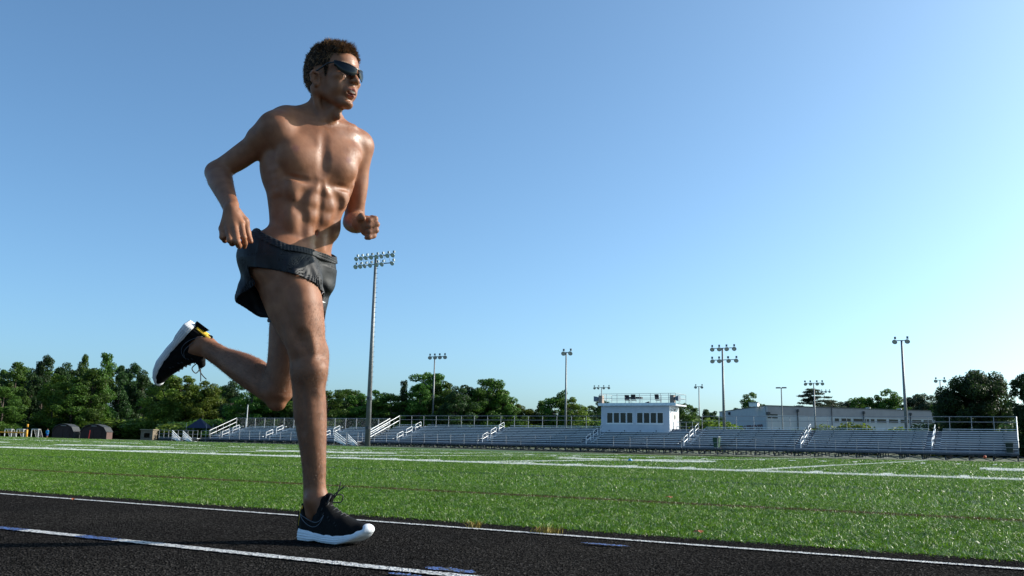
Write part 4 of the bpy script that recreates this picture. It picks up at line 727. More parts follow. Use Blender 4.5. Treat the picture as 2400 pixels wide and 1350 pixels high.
# the wood at the far left, front row (px, top, D, width, kind, leaf, label)
for x, y, D, w, k, mt_, lab in (
    (-95, 850, 150, 12, 'oak', 'oak', None), (-40, 838, 145, 11, 'oak', 'oak', None), (12, 905, 138, 9, 'oak', 'oak', 'low bright green tree at the left edge of the picture'), (42, 850, 150, 9, 'tall', 'oak', 'sunlit green tree just right of the left picture edge'),
    (80, 868, 156, 8, 'tall', 'pine', 'dark slim tree behind the white goals'), (108, 838, 164, 8, 'pine', 'pine', 'dark pine rising above the person in blue'), (132, 875, 150, 9, 'oak', 'pale', 'mid green tree above the left barn shed'), (152, 850, 168, 8, 'pine', 'pine', 'dark pine with a blunt top above the gap of the sheds'),
    (176, 885, 148, 10, 'oak', 'oak', 'broad green tree behind both barn sheds'), (197, 836, 160, 5.5, 'pine', 'oak', 'thin tree with a flat tuft top above the right shed'), (222, 862, 150, 9, 'oak', 'oak', 'leafy tree right behind the right barn shed'), (256, 828, 152, 9, 'tall', 'oak', 'highest bright green tree of the left wood'),
    (285, 858, 160, 8, 'tall', 'pine', 'dark tree just right of the highest one'), (312, 856, 166, 8, 'pine', 'pine', 'pine with a rounded top above the tan hut'), (338, 868, 164, 8, 'pine', 'pine', 'pine with thin trunk right of the tan hut'), (395, 876, 146, 10, 'oak', 'pale', 'yellowish tree under the lifted shoe'), (372, 892, 156, 8, 'pine', 'pine', 'low dark pine left of the yellowish trees'),
    (440, 880, 145, 11, 'oak', 'pale', 'tall yellowish green tree left of the shorter bleacher'), (482, 892, 145, 10, 'oak', 'pale', 'yellow green tree at the left end of the shorter bleacher'), (520, 905, 150, 8, 'oak', 'oak', 'round tree above the sloping end rail of the shorter bleacher'), (545, 888, 158, 8, 'tall', 'pine', 'dark slim tree under the lifted calf'),
    (590, 895, 152, 10, 'oak', 'oak', 'green tree behind the pale flagpole'), (640, 905, 152, 11, 'oak', 'oak', 'green tree mostly hidden behind the bent knee'), (700, 900, 155, 12, 'oak', 'oak', None), (770, 915, 148, 11, 'oak', 'oak', 'rounded green tree right of the planted leg'), (812, 912, 155, 10, 'oak', 'oak', 'full green tree left of the tallest light pole'), (848, 922, 150, 9, 'oak', 'oak', 'green tree directly behind the tallest light pole'),
    (880, 914, 152, 10, 'oak', 'oak', 'bright green tree right of the tallest light pole'), (916, 922, 150, 10, 'oak', 'oak', 'low green tree above the long sloping rail'), (947, 891, 150, 4.5, 'tall', 'pine', 'narrow dark tree like a column'), (985, 900, 150, 9, 'tall', 'oak', 'tree touching the narrow column tree'), (1003, 872, 155, 12, 'oak', 'oak', 'tallest tree of the middle group by the four-lamp pole'),
    (1042, 892, 152, 9, 'oak', 'oak', 'tree just right of the four-lamp pole'), (1068, 905, 145, 9, 'oak', 'pine', 'dark tree in the middle of the centre group'), (1095, 898, 152, 10, 'tall', 'pine', 'dark slim tree in the right part of the centre group'), (1122, 908, 150, 9, 'oak', 'oak', 'lower tree beside the second highest of the centre group'), (1148, 887, 152, 10, 'oak', 'oak', 'second highest tree of the centre group'), (1172, 912, 152, 9, 'oak', 'oak', 'right shoulder tree of the centre group'),
    (1198, 940, 152, 8, 'oak', 'oak', 'small tree at the right foot of the centre group'), (1220, 947, 160, 7, 'tall', 'pale', 'small pointed tree right of the centre group'), (1243, 958, 160, 8, 'oak', 'pale', 'low yellowish tree in the dip'), (1270, 940, 165, 7, 'tall', 'oak', 'small dark green tree left of the two-lamp pole'), (1300, 930, 162, 8, 'oak', 'oak', 'bushy tree just left of the two-lamp pole'), (1317, 911, 162, 7, 'tall', 'oak', 'tree behind the two-lamp pole'),
    (1342, 930, 160, 8, 'oak', 'pale', 'sunlit tree just right of the two-lamp pole'), (1385, 950, 170, 9, 'oak', 'pine', 'dark tree left of the press box'), (1412, 938, 185, 9, 'oak', 'pine', 'dark tree half hidden by the press box'), (1605, 945, 170, 8, 'oak', 'oak', 'green tree just right of the press box'), (1625, 955, 175, 6, 'tall', 'oak', 'pointed tree behind the small far pole'), (1655, 960, 175, 6, 'tall', 'pine', 'small dark tree left of the eight-lamp pole'), (1676, 963, 178, 6, 'oak', 'pine', 'small tree at the left corner of the pale building'),
    (1762, 919, 250, 12, 'oak', 'oak', 'tree rising behind the roof corner of the pale building'), (1905, 908, 250, 17, 'cedar', 'cedar', 'grey green cedar with layered branches behind the pale building'), (1950, 935, 260, 13, 'cedar', 'cedar', 'lower cedar right of the layered one'), (1985, 940, 270, 13, 'oak', 'cedar', 'low far tree right of the cedars'), (2020, 930, 265, 13, 'oak', 'oak', 'far tree over the windows of the pale building'), (2055, 925, 262, 12, 'oak', 'oak', 'far tree left of the domed one'),
    (2080, 911, 262, 15, 'oak', 'oak', 'domed far tree left of the tall two-lamp pole'), (2130, 930, 265, 12, 'oak', 'cedar', 'hazy far tree right of the tall two-lamp pole'), (2165, 922, 265, 13, 'oak', 'cedar', 'hazy far tree left of the big round tree'), (2200, 930, 262, 12, 'oak', 'oak', 'far tree touching the big round tree'),
    (2350, 958, 150, 7, 'oak', 'pine', 'low dark tree between the two big ones at right'), (2395, 866, 118, 7.5, 'tall', 'pine', 'tall dark tree cut by the right picture edge'), (2430, 880, 120, 9, 'oak', 'pine', None)):
    if x < 530: D, w = D+38, w*1.2
    tree(k, x, y, D, w, lab or 'green tree at the edge of the wood, mostly out of sight', mt_)
tree('round', 2281, 861, 128, 7.3, 'big round dark tree at the right behind the bleacher end', 'pine', name='round_tree'); tree('round', 2228, 925, 138, 4.4, 'smaller round dark tree leaning on the big one', 'pine', name='round_tree')
# back rows that close the wood
for i, x in enumerate(range(-120, 700, 26)):
    y = np.interp(x, [-120, 0, 60, 250, 330, 420, 520, 700], [860, 862, 858, 862, 885, 908, 918, 925])+rng.uniform(-4, 14); tree(['oak', 'pine', 'tall'][i % 3], x+rng.uniform(-6, 6), y, (212 if x < 540 else 175)+rng.uniform(0, 14), 11, 'dark green tree in the back rows of the left wood', ['pine', 'oak'][i % 2], group='back rows of the left wood')
for i, x in enumerate(list(range(720, 1220, 24))):
    y = np.interp(x, [720, 930, 1000, 1160, 1190, 1220], [928, 935, 915, 915, 945, 958])+rng.uniform(0, 14); tree(['oak', 'tall'][i % 2], x, y, 172+rng.uniform(0, 10), 9, 'dark green tree in the back rows of the middle wood', 'pine', group='back rows of the middle wood')
for i, x in enumerate(range(1215, 1672, 30)): tree('oak', x, np.interp(x, [1215, 1400, 1700], [962, 958, 972])+rng.uniform(0, 8), 190, 9, 'low far tree behind the long bleacher', 'pine', group='low far trees behind the long bleacher')
for i, x in enumerate(range(1970, 2240, 26)): tree('oak', x, 938+rng.uniform(0, 8), 285, 14, 'hazy far tree behind the pale building', 'cedar', group='hazy far trees behind the pale building')
# undergrowth and shrubs
for i, x in enumerate(range(-80, 720, 22)): tree('bush', x, 985+rng.uniform(-12, 8), (192 if x < 460 else 165)+rng.uniform(-4, 6), 8, 'shrub in the undergrowth of the left wood', ['oak', 'pale', 'pine'][i % 3], group='shrubs in the undergrowth of the left wood')
for i, x in enumerate(range(745, 1668, 24)): tree('bush', x, 985+rng.uniform(-12, 8), 160, 7, 'shrub behind the long bleacher', ['oak', 'pine', 'pale'][i % 3], group='shrubs behind the long bleacher')
for x, y, lab in ((1848, 995, 'yellowish shrub under the car park lamp'), (1990, 985, 'bushy yellowish shrub beside the dark entrance'), (2030, 990, 'right of the two shrubs by the entrance'), (2110, 996, 'low shrub below the tall two-lamp pole'), (2160, 996, 'low shrub at the right end of the pale building')): tree('bush', x, y, 150, 5, lab, 'pale', group='shrubs before the pale building')
for i, x in enumerate(range(2225, 2460, 24)): tree('bush', x, 985+rng.uniform(-8, 8), 135, 6, 'dark shrub below the big round tree', 'pine', group='dark shrubs below the big round tree')
# ============================================================ THE RUNNER
# ---- torso stations: px x, px y, turn, half width, front, back
DT = 3.17
TS = [(752, 268, 54, .075, .055, .06), (748, 285, 56, .12, .062, .072), (743, 305, 57, .158, .078, .085), (736, 335, 57, .172, .100, .102), (729, 370, 57, .176, .116, .112), (724, 405, 55, .174, .118, .112),
      (721, 440, 52, .160, .112, .100), (718, 475, 45, .148, .104, .091), (714, 510, 42, .136, .094, .084), (709, 545, 38, .126, .082, .082), (700, 580, 33, .136, .080, .090), (688, 615, 30, .150, .086, .100), (682, 650, 28, .145, .080, .100)]
TC = np.array([atD(x, y, DT) for x, y, *_ in TS]); TZ = TC[:, 2]; TA = np.array([[t[2], t[3], t[4], t[5]] for t in TS])
_zf = np.linspace(TZ.min(), TZ.max(), 300)
def _tab(v):
    y = np.interp(_zf, TZ[::-1], v[::-1]); ker = np.hanning(21); ker /= ker.sum(); return np.convolve(np.pad(y, 10, mode='edge'), ker, 'valid')
TX, TY, TTH, TAW, TBF, TBB = _tab(TC[:, 0]), _tab(TC[:, 1]), _tab(TA[:, 0]), _tab(TA[:, 1]), _tab(TA[:, 2]), _tab(TA[:, 3])
def torso_fn(grow=0.0, gb=0.0):
    def fn(X, Y, Z):
        z = np.asarray(Z).ravel(); g = lambda t: np.interp(z, _zf, t)[None, None, :].astype(np.float32)
        th = np.radians(g(TTH)); fx = np.cos(th)*r0[0]-np.sin(th)*fh[0]; fy = np.cos(th)*r0[1]-np.sin(th)*fh[1]
        u = (X-g(TX))*fx+(Y-g(TY))*fy; v = -(X-g(TX))*fy+(Y-g(TY))*fx
        a = g(TAW)+grow; b = np.where(u > 0, g(TBF)+grow, g(TBB)+grow+gb)
        ez = np.maximum(_zf[0]-Z, 0)/0.05+np.maximum(Z-_zf[-1], 0)/0.03
        rho = (np.abs(u/b)**2.3+np.abs(v/a)**2.3+ez**2.3)**(1/2.3)
        return ((rho-1)*np.minimum(a, b)*1.05).astype(np.float32)
    return fn
def T(py, lat, fr):                        # a point of the torso: px height, metres to his left, metres forward of the surface axis
    z = atD(725, py, DT)[2]; g = lambda t: float(np.interp(z, _zf, t)); th = g(TTH)
    return V3(g(TX), g(TY), z)+lf(th)*lat+hd(th)*fr
def TS_(py, lat, off=0.0):                 # point on the front surface
    z = atD(725, py, DT)[2]; g = lambda t: float(np.interp(z, _zf, t))
    b = g(TBF); a = g(TAW); fr = b*(max(0, 1-abs(lat/a)**2.3))**(1/2.3); return T(py, lat, fr+off)
def TM(py):
    z = atD(725, py, DT)[2]; th = float(np.interp(z, _zf, TTH)); return np.array([hd(th), lf(th), zz])
# ---- joints
J = {'shR': atD(648, 303, 3.05), 'elR': atD(508, 403, 3.16), 'wrR': atD(541, 484, 2.95),
     'shL': atD(838, 343, 3.28), 'elL': atD(831, 522, 3.34), 'wrL': atD(845, 526, 3.13),
     'hipR': atD(678, 612, 3.09), 'knR': atD(728, 866, 3.06), 'anR': atD(742, 1170, 3.09),
     'knL': atD(650, 920, 3.30), 'anL': atD(482, 812, 3.52)}
J['hipL'] = J['hipR']+V3(-.03, .165, -.012)
XD = V3(1, 0, 0); YD = V3(0, 1, 0)
lo = np.min([atD(450, 830, 3.55), J['elR'], J['wrR']], axis=0)-V3(.12, .16, 0); hi = np.max([J['wrL'], J['shL'], J['elL'], J['anL'], atD(850, 180, 3.2), J['anR']], axis=0)+V3(.14, .12, 0)
body = Field(V3(lo[0], lo[1], 0.03), V3(hi[0], hi[1], 1.87), 0.004)
B_ = body
B_.put(torso_fn(), V3(TC[:, 0].min()-.2, TC[:, 1].min()-.2, TZ.min()-.03), V3(TC[:, 0].max()+.2, TC[:, 1].max()+.2, TZ.max()+.03), 0.01)
# pectorals, back, abdomen
M = TM(380)
for s, y in ((-1, 385), (1, 388)):
    B_.ell(T(y+6, s*.076, .083), (.044, .078, .066), M, .016)
    B_.ell(T(y-26, s*.095, .070), (.035, .075, .045), M, .02)
    B_.ell(T(390, s*.128, -.03), (.075, .035, .095), M, .03)           # lats
    B_.ell(T(320, s*.085, -.075), (.04, .065, .09), M, .03)            # upper back
    B_.cone(TS_(296, s*.022, -.003), T(288, s*.125, .035), .0085, .007, .014)   # collar bone
    B_.cone(T(270, s*.03, -.022), T(300, s*.14, -.02), .038, .035, .035)         # trapezius
    for q, yy in enumerate((456, 486, 517)): B_.ell(TS_(yy, s*.036, -.0125), (.015, .028, .020), TM(yy), .022)
    B_.ell(TS_(562, s*.034, -.016), (.020, .030, .050), TM(550), .02)
    B_.ell(TS_(462, s*.092, -.010), (.018, .034, .040), TM(470), .022)          # lower ribs
    B_.ell(TS_(530, s*.088, -.018), (.026, .034, .045), TM(540), .022)          # obliques
    for q in range(4): B_.ell(T(425+q*16, s*(.146-.004*q), .040-.006*q), (.026, .009, .009), TM(430), .020)
    B_.cone(TS_(444, s*.030, .015), TS_(478, s*.078, .018), .010, .009, .024, 'cut')   # rib arch
    B_.cone(TS_(478, s*.078, .018), TS_(512, s*.088, .018), .009, .008, .024, 'cut')
    B_.cone(TS_(520, s*.068, .017), TS_(575, s*.062, .016), .009, .008, .022, 'cut')
    B_.cone(T(447, s*.03, .122), T(440, s*.12, .085), .008, .007, .014, 'cut')          # fold under the chest
B_.cone(TS_(330, 0, .019), TS_(425, 0, .019), .012, .012, .022, 'cut')
B_.cone(TS_(446, 0, .011), TS_(545, 0, .012), .008, .008, .014, 'cut')
B_.ell(TS_(553, 0, 0), (.012, .007, .010), TM(552), .006, 'cut')
B_.cone(T(300, 0, -.095), T(560, 0, -.10), .008, .008, .02, 'cut')
# neck
hc = atD(781, 179, 3.13); HS = 1.07; HT = 31.0
hX = nrm(hd(HT)*math.cos(.02)+zz*math.sin(.02)*-1); hY = lf(HT); hY = nrm(hY-hX*(hX@hY)); hZ = np.cross(hX, hY)
def H(x, y, z): return hc+HS*(hX*x+hY*y+hZ*z)
HM = np.array([hX, hY, hZ])
nb = T(292, 0, -.012)
B_.loft(nb, H(-.015, 0, -.045), hd(45), [(0, .062, .062, .072, .072), (.3, .054, .054, .060, .060), (.7, .054, .050, .054, .054), (1, .056, .050, .056, .056)], (.04, .03), .022)
for s in (-1, 1): B_.cone(TS_(293, s*.014, -.004), H(-.022, s*.066, -.062), .010, .014, .014)
B_.cone(T(290, 0, .052), H(.040, 0, -.112), .020, .019, .03)
B_.ell(H(.036, 0, -.148), (.012, .011, .016), HM, .02)

# ---- head
def he(x, y, z, r, k=.012, op='add'): B_.ell(H(x, y, z), np.array(r)*HS, HM, k, op)
def hco(a, b, ra, rb, k=.01, op='add'): B_.cone(H(*a), H(*b), ra*HS, rb*HS, k, op)
he(-.015, 0, .034, (.093, .073, .083)); he(-.045, 0, .005, (.062, .064, .066), .02)
he(.045, 0, .030, (.045, .058, .055), .02); he(.030, 0, -.035, (.058, .056, .075), .02)
he(.048, 0, -.078, (.036, .036, .034), .02); he(.073, 0, -.112, (.018, .020, .013), .012)
for s in (-1, 1):
    hco((-.006, s*.057, -.070), (.064, s*.017, -.111), .014, .012, .018)      # jaw
    hco((-.008, s*.060, -.030), (-.006, s*.057, -.070), .016, .014, .018)
    he(.058, s*.043, -.026, (.026, .020, .017), .015)                           # cheek bone
    he(.044, s*.040, -.060, (.03, .016, .026), .02)
    hco((.086, s*.010, .014), (.068, s*.048, .010), .009, .008, .010)          # brow
    he(.086, s*.032, -.004, (.015, .019, .011), .010, 'cut')
    he(.068, s*.031, -.004, (.0135, .0145, .0125), .004)                        # eyeball
    hco((.082, s*.018, .003), (.074, s*.046, .000), .0045, .0035, .006); hco((.080, s*.018, -.010), (.073, s*.044, -.010), .004, .003, .006)
    he(.099, s*.0125, -.040, (.010, .0065, .0065), .006)                        # nostril wing
    he(.101, s*.0065, -.0465, (.006, .0035, .003), .003, 'cut')
    # ear
    er = lambda x, y, z: (x*.88+.012, s*(y*1.0+(y-.072)*.35), z*.80-.035)
    hco(er(-.022, .076, -.002), er(-.030, .085, .016), .006, .0055, .006); hco(er(-.030, .085, .016), er(-.020, .086, .026), .0055, .005, .005)
    hco(er(-.020, .086, .026), er(-.006, .080, .018), .005, .004, .005); hco(er(-.006, .080, .018), er(-.004, .074, .006), .004, .004, .005)
    hco(er(-.030, .085, .016), er(-.028, .083, -.012), .0055, .005, .006); hco(er(-.028, .083, -.012), er(-.014, .077, -.030), .005, .0065, .006)
    hco(er(-.014, .077, -.030), er(-.004, .072, -.024), .0065, .004, .006); he(-.003, s*.073, -.039, (.014, .006, .019), .006)
    hco(er(-.018, .080, .010), er(-.016, .080, -.010), .004, .004, .004); he(.001, s*.082, -.041, (.006, .007, .008), .004, 'cut')
hco((.086, 0, .004), (.107, 0, -.034), .0085, .0095, .010); he(.109, 0, -.037, (.0105, .010, .009), .006)   # nose
hco((.092, 0, -.046), (.088, 0, -.062), .007, .007, .008); 
he(.080, 0, -.070, (.020, .026, .022), .012)                                      # muzzle
for s in (-1, 1): hco((.0985, s*.001, -.0650), (.082, s*.024, -.0745), .0055, .0035, .004)
hco((.0955, 0, -.0880), (.082, .023, -.0785), .0065, .0035, .005); hco((.0955, 0, -.0880), (.082, -.023, -.0785), .0065, .0035, .005)
he(.092, 0, -.0785, (.016, .0225, .0080), .0025, 'cut')                             # open mouth
he(.0895, 0, -.0738, (.0065, .018, .0045), .001)                                    # upper teeth
he(.088, 0, -.0985, (.012, .02, .0055), .008, 'cut')
# ---- legs
kn, an, hp = J['knR'], J['anR'], J['hipR']
B_.ell(T(612, -.085, -.045), (.10, .085, .095), TM(612), .04)       # seat
B_.ell(T(612, .085, -.045), (.10, .085, .095), TM(612), .04)
B_.loft(hp+V3(-.012, .0, .02), kn, XD, [(0, .075, .128, .088, .088), (.2, .080, .152, .090, .090), (.45, .078, .132, .083, .083), (.7, .070, .090, .067, .067), (.88, .056, .060, .055, .055), (1, .046, .050, .046, .046)], (.05, .05), .035, bow=.010)
sh = nrm(an-kn); ym = lambda t: kn+(an-kn)*t
B_.loft(kn, an, XD, [(0, .045, .053, .050, .050), (.12, .041, .057, .050, .050), (.28, .042, .069, .052, .053), (.45, .042, .064, .049, .049), (.65, .038, .052, .040, .040), (.85, .033, .040, .032, .032), (1, .034, .040, .033, .033)], (.03, .03), .05)
B_.ell(kn+XD*.040+zz*.002, (.022, .026, .031), k=.013); B_.ell(kn+V3(.012, -.022, -.004), (.040, .026, .034), k=.02)                # knee cap
B_.cone(kn+XD*.034-zz*.03, kn+XD*.032-zz*.075, .013, .012, .025)
B_.ell(kn+V3(.012, -.030, .060), (.030, .026, .050), k=.028); B_.ell(kn+V3(.010, .034, .050), (.030, .026, .045), k=.028)
B_.ell(kn*.55+hp*.45+V3(.030, -.028, 0), (.045, .045, .12), k=.03)
B_.cone(kn+V3(-.034, -.036, -.03), kn+V3(-.05, -.048, .16), .008, .012, .03)
B_.cone(ym(.14)+V3(-.028, -.018, 0), ym(.36)+V3(-.028, -.016, 0), .030, .026, .018); B_.cone(ym(.14)+V3(-.028, .020, 0), ym(.40)+V3(-.026, .020, 0), .030, .026, .018)
B_.cone(ym(.14)+V3(.002, -.062, 0), ym(.48)+V3(.0, -.058, 0), .009, .008, .020, 'cut'); B_.cone(kn+V3(.006, -.074, .09), kn*.35+hp*.65+V3(.0, -.104, 0), .011, .010, .026, 'cut'); B_.cone(kn+V3(.034, -.060, .050), kn+V3(.026, -.072, .11), .010, .009, .026, 'cut')
B_.cone(ym(.10)+V3(.026, -.006, 0), ym(.8)+V3(.018, .006, 0), .014, .012, .014)
B_.cone(ym(.7)+XD*-.02, an+XD*-.042-zz*.02, .018, .011, .018)
B_.ell(an+V3(.0, -.034, .0), (.014, .010, .016), k=.010); B_.ell(an+V3(.004, .034, .004), (.014, .010, .016), k=.010)
B_.cone(an, an+V3(.07, 0, -.065), .034, .024, .02); B_.cone(an, an+V3(-.022, 0, -.06), .032, .022, .02)
kn, an, hp = J['knL'], J['anL'], J['hipL']
th = nrm(kn-hp); fr = nrm(XD-th*(XD@th))
B_.loft(hp+V3(-.01, 0, .02), kn, fr, [(0, .070, .110, .082, .082), (.25, .075, .130, .082, .082), (.5, .074, .114, .074, .074), (.75, .066, .074, .062, .062), (1, .056, .050, .054, .054)], (.05, .036), .03)
sd = nrm(an-kn); bk = nrm(th-sd*(th@sd))*-1   # calf faces the back of the thigh
B_.loft(kn, an, bk, [(0, .040, .054, .050, .050), (.15, .056, .053, .052, .052), (.3, .073, .052, .054, .054), (.5, .064, .050, .049, .049), (.75, .040, .042, .037, .037), (1, .036, .040, .034, .034)], (.034, .03), .025)
B_.ell(kn+th*.034-sd*.014, (.036, .03, .03), k=.016)
B_.ell(an+V3(.0, -.034, .0), (.014, .010, .014), k=.010)
def cdir(a, b, c): return nrm(cR*a+cU*b-cF*c)
lx = cdir(-.62, -.76, -.22); lz = cdir(.80, -.62, -.10); ly = nrm(np.cross(lz, lx)); lz = np.cross(lx, ly)
LO = an-lx*.047-lz*.116                                              # heel of the lifted shoe
for a_, b_ in (((.046, .110), (.034, .05)), ((.05, .110), (.12, .05)), ((.05, .112), (.09, .085))): B_.cone(LO+lx*a_[0]+lz*a_[1], LO+lx*b_[0]+lz*b_[1], .030, .022, .02)
BODY0 = B_.D.copy()
# ---- right arm (near)
def arm(sh, el, wr, fr, ue, fe):
    B_.loft(sh, el, ue, [(0, .050, .048, .050, .050), (.18, .048, .046, .046, .046), (.45, .040, .045, .038, .038), (.75, .038, .042, .035, .035), (1, .035, .037, .040, .040)], (.04, .03), .02)
    B_.loft(el, wr, fe, [(0, .037, .038, .042, .042), (.22, .041, .039, .047, .045), (.5, .036, .034, .038, .038), (.8, .025, .025, .031, .031), (1, .020, .020, .029, .029)], (.03, .02), .018)
B_.ell(J['shR']+V3(0, 0, .0), (.056, .056, .056), k=.03); B_.cone(J['shR']+zz*.004-r0*.014, atD(606, 322, 3.07), .050, .040, .02)
B_.cone(T(300, -.12, 0), J['shR'], .055, .052, .04); B_.cone(T(345, -.12, .04), J['shR']*.8+J['elR']*.2-zz*.01, .035, .035, .03)
arm(J['shR'], J['elR'], J['wrR'], 0, zz, nrm(V3(*fh)))
uR = nrm(J['elR']-J['shR']); B_.ell(J['shR']*.45+J['elR']*.55-zz*.016, (.085, .034, .030), np.array([uR, nrm(np.cross(uR, zz)), np.cross(uR, np.cross(uR, zz))]), .02)
B_.cone(J['elR']+V3(-.012, .01, .0)-uR*.01, J['elR']+uR*.012, .028, .026, .02)
# ---- left arm (far)
B_.ell(J['shL'], (.053, .053, .056), k=.03); B_.cone(J['shL'], J['shL']*.55+J['elL']*.45, .050, .036, .02)
B_.cone(T(315, .12, 0), J['shL'], .052, .050, .04); B_.cone(T(350, .12, .04), J['shL']*.8+J['elL']*.2, .033, .033, .03)
arm(J['shL'], J['elL'], J['wrL'], 0, hd(30), zz)
B_.ell(J['shL']*.5+J['elL']*.5+hd(10)*.012, (.030, .030, .085), k=.02)
# ---- hands
px = lambda x, y, D: atD(x, y, D)
def chain(pts, rr, k=.005):
    rr = [r*1.06 for r in rr]
    for i in range(len(pts)-1): B_.cone(pts[i], pts[i+1], rr[i], rr[i+1], k)
# right hand: hangs from the wrist, its back to the viewer
w = J['wrR']; D = 2.93
mcp = [px(565, 527, D-.005), px(550, 533, D-.018), px(535, 536, D-.018), px(521, 536, D-.008)]
for i, m in enumerate(mcp): B_.cone(px(546-3*i, 494, D+.005), m, .0155, .0125, .012)
B_.cone(px(543, 490, D+.01), px(541, 520, D+.008), .021, .022, .015)
chain([mcp[0], px(571, 556, D-.022), px(574, 570, D+.0), px(573, 579, D+.012)], [.0115, .0095, .0085, .0072])
chain([mcp[1], px(556, 566, D-.045), px(560, 576, D-.015), px(560, 573, D+.008)], [.0118, .0100, .0088, .0075])
chain([mcp[2], px(539, 563, D-.048), px(544, 571, D-.018), px(547, 566, D+.006)], [.0115, .0098, .0085, .0072])
chain([mcp[3], px(521, 556, D-.034), px(527, 564, D-.010), px(532, 559, D+.010)], [.0105, .0088, .0078, .0068])
chain([px(556, 498, D+.012), px(573, 520, D+.022), px(579, 545, D+.03), px(588, 566, D+.024)], [.015, .0145, .0115, .0080], .008)
# left hand: a loose fist, knuckles to the right
w = J['wrL']; D = 3.085
B_.cone(w, px(857, 524, D+.01), .026, .027, .015)
B_.ell(px(858, 529, D+.012), (.026, .026, .034), k=.012)
fy = [(511, 884), (524, 888), (538, 886), (550, 880)]
for i, (y, xr) in enumerate(fy):
    a = px(872, y+1, D+.034); b = px(xr-5, y+2, D+.0); c = px(866-i*.5, y+6, D-.014); e = px(859, y+7, D+.004)
    B_.cone(px(858, 520+i*8, D+.02), a, .014, .012, .010)
    chain([a, b, c, e], [.0112, .0104, .0092, .008], .0035)
chain([px(850, 520, D-.004), px(844, 512, D-.022), px(847, 507, D-.034), px(852, 512, D-.040)], [.0145, .0125, .0105, .0085], .006)
B_.cone(LO+lx*.026+lz*.075, LO+lx*.034+lz*.140, .021, .022, .02)
bv, bq = body.mesh(2)

# ---- skin: colour per vertex (lips, nipples, moles, a faded tattoo, tan lines); everything else in the material
def col_paint(P, base):
    Cc = np.tile(np.array(base), (len(P), 1))
    def spot(c, r, col, soft=.35, amt=1.0, M=None):
        q = P-np.array(c)
        if M is not None: q = np.stack([(q@M[i])/r[i] for i in range(3)], 1); d = np.sqrt((q**2).sum(1))
        else: d = np.sqrt((q**2).sum(1))/r
        w = np.clip((1-d)/soft, 0, 1)[:, None]*amt; Cc[:] = Cc*(1-w)+np.array(col)*w
    return Cc, spot
SKIN = (.275, .122, .063)
SC_, spot = col_paint(bv, SKIN)
n3 = np.sin(bv*np.array([[31., 27., 23.]])+np.array([[1., 2., 3.]])).sum(1)[:, None]*.03
SC_ *= 1+n3
tanw = np.clip((bv[:, 2]-J['knR'][2]-.1)/.25, 0, 1)*np.clip((T(600, 0, 0)[2]-bv[:, 2])/.05+1, 0, 1)
lip = (.42, .13, .10)
spot(H(.0975, 0, -.0672), (.026, .027, .0065), lip, .5, .9, HM); spot(H(.095, 0, -.0885), (.026, .024, .0075), lip, .5, .9, HM)
spot(H(.086, 0, -.0795), (.020, .021, .0075), (.05, .015, .012), .3, 1, HM)
spot(H(.093, 0, -.0742), (.014, .0175, .0045), (.80, .78, .74), .4, 1, HM)
for s in (-1, 1):
    spot(TS_(381 if s < 0 else 383, s*.100, .012), .019, (.24, .10, .07), .4); spot(TS_(381 if s < 0 else 383, s*.100, .012), .012, (.17, .06, .045), .5)
for x, y in ((674, 338), (735, 400), (675, 480), (688, 470), (668, 497), (662, 492), (655, 476), (790, 460), (699, 300), (600, 294), (660, 470), (751, 262), (757, 285)):
    dr = ray(x, y); dr = dr/np.linalg.norm(dr); rel = bv-CP; t = rel@dr; dd = np.sqrt(np.maximum((rel**2).sum(1)-t*t, 0)); m = dd < .03
    if m.any():
        tm = t[m].min(); spot(CP+dr*(tm+.004), .0065, (.08, .035, .02), .6)
beard = ((bv-hc)@HM.T)/HS; bw = np.clip((-.045-beard[:, 2])/.02, 0, 1)*np.clip((beard[:, 0]+.0)/.02, 0, 1)*np.clip((.135+beard[:, 2])/.02, 0, 1)*(np.abs(beard[:, 1]) < .09)
SC_ = SC_*(1-.14*bw[:, None])
bx, bz, by_ = beard[:, 0], beard[:, 2], np.abs(beard[:, 1])
hline = np.interp(bx, [-.12, -.040, -.015, .012, .024, .034, .050, .070, .11], [-.072, -.070, -.050, -.030, -.018, .018, .046, .058, .062])+0.006*np.sin(bx*160)
hairm = (bz > hline) & (by_ < .1) & (bz < .14) & (bx > -.14) & (bx < .12) & ~((bz < .012) & (bx > -.026) & (bx < .014))
ears = (by_ > .0755*1.0) & (bz < -.008) & (bz > -.068) & (bx > -.026) & (bx < .016); hairm &= ~ears
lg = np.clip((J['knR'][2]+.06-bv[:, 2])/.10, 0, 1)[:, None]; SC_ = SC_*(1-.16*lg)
SC_[hairm] = (.055, .03, .018)
def colored(name, V, F, C, mat, parent, smooth=True):
    o = pydata(name, V, F, mat, parent, smooth); a = o.data.color_attributes.new('tint', 'FLOAT_COLOR', 'POINT')
    a.data.foreach_set('color', np.concatenate([C, np.ones((len(C), 1))], 1).astype(np.float32).ravel()); return o
mskin, nt, b, o_ = nmat('skin')
at = N(nt, 'ShaderNodeAttribute', attribute_name='tint'); tc = N(nt, 'ShaderNodeTexCoord')
n1 = N(nt, 'ShaderNodeTexNoise', i_Scale=26.0, i_Detail=5.0); n2 = N(nt, 'ShaderNodeTexNoise', i_Scale=420.0, i_Detail=3.0); n4 = N(nt, 'ShaderNodeTexNoise', i_Scale=5.0, i_Detail=3.0)
for q in (n1, n2, n4): nt.links.new(tc.outputs['Object'], q.inputs['Vector'])
mx = N(nt, 'ShaderNodeMix', data_type='RGBA', blend_type='MULTIPLY'); mx.inputs[0].default_value = 1.0
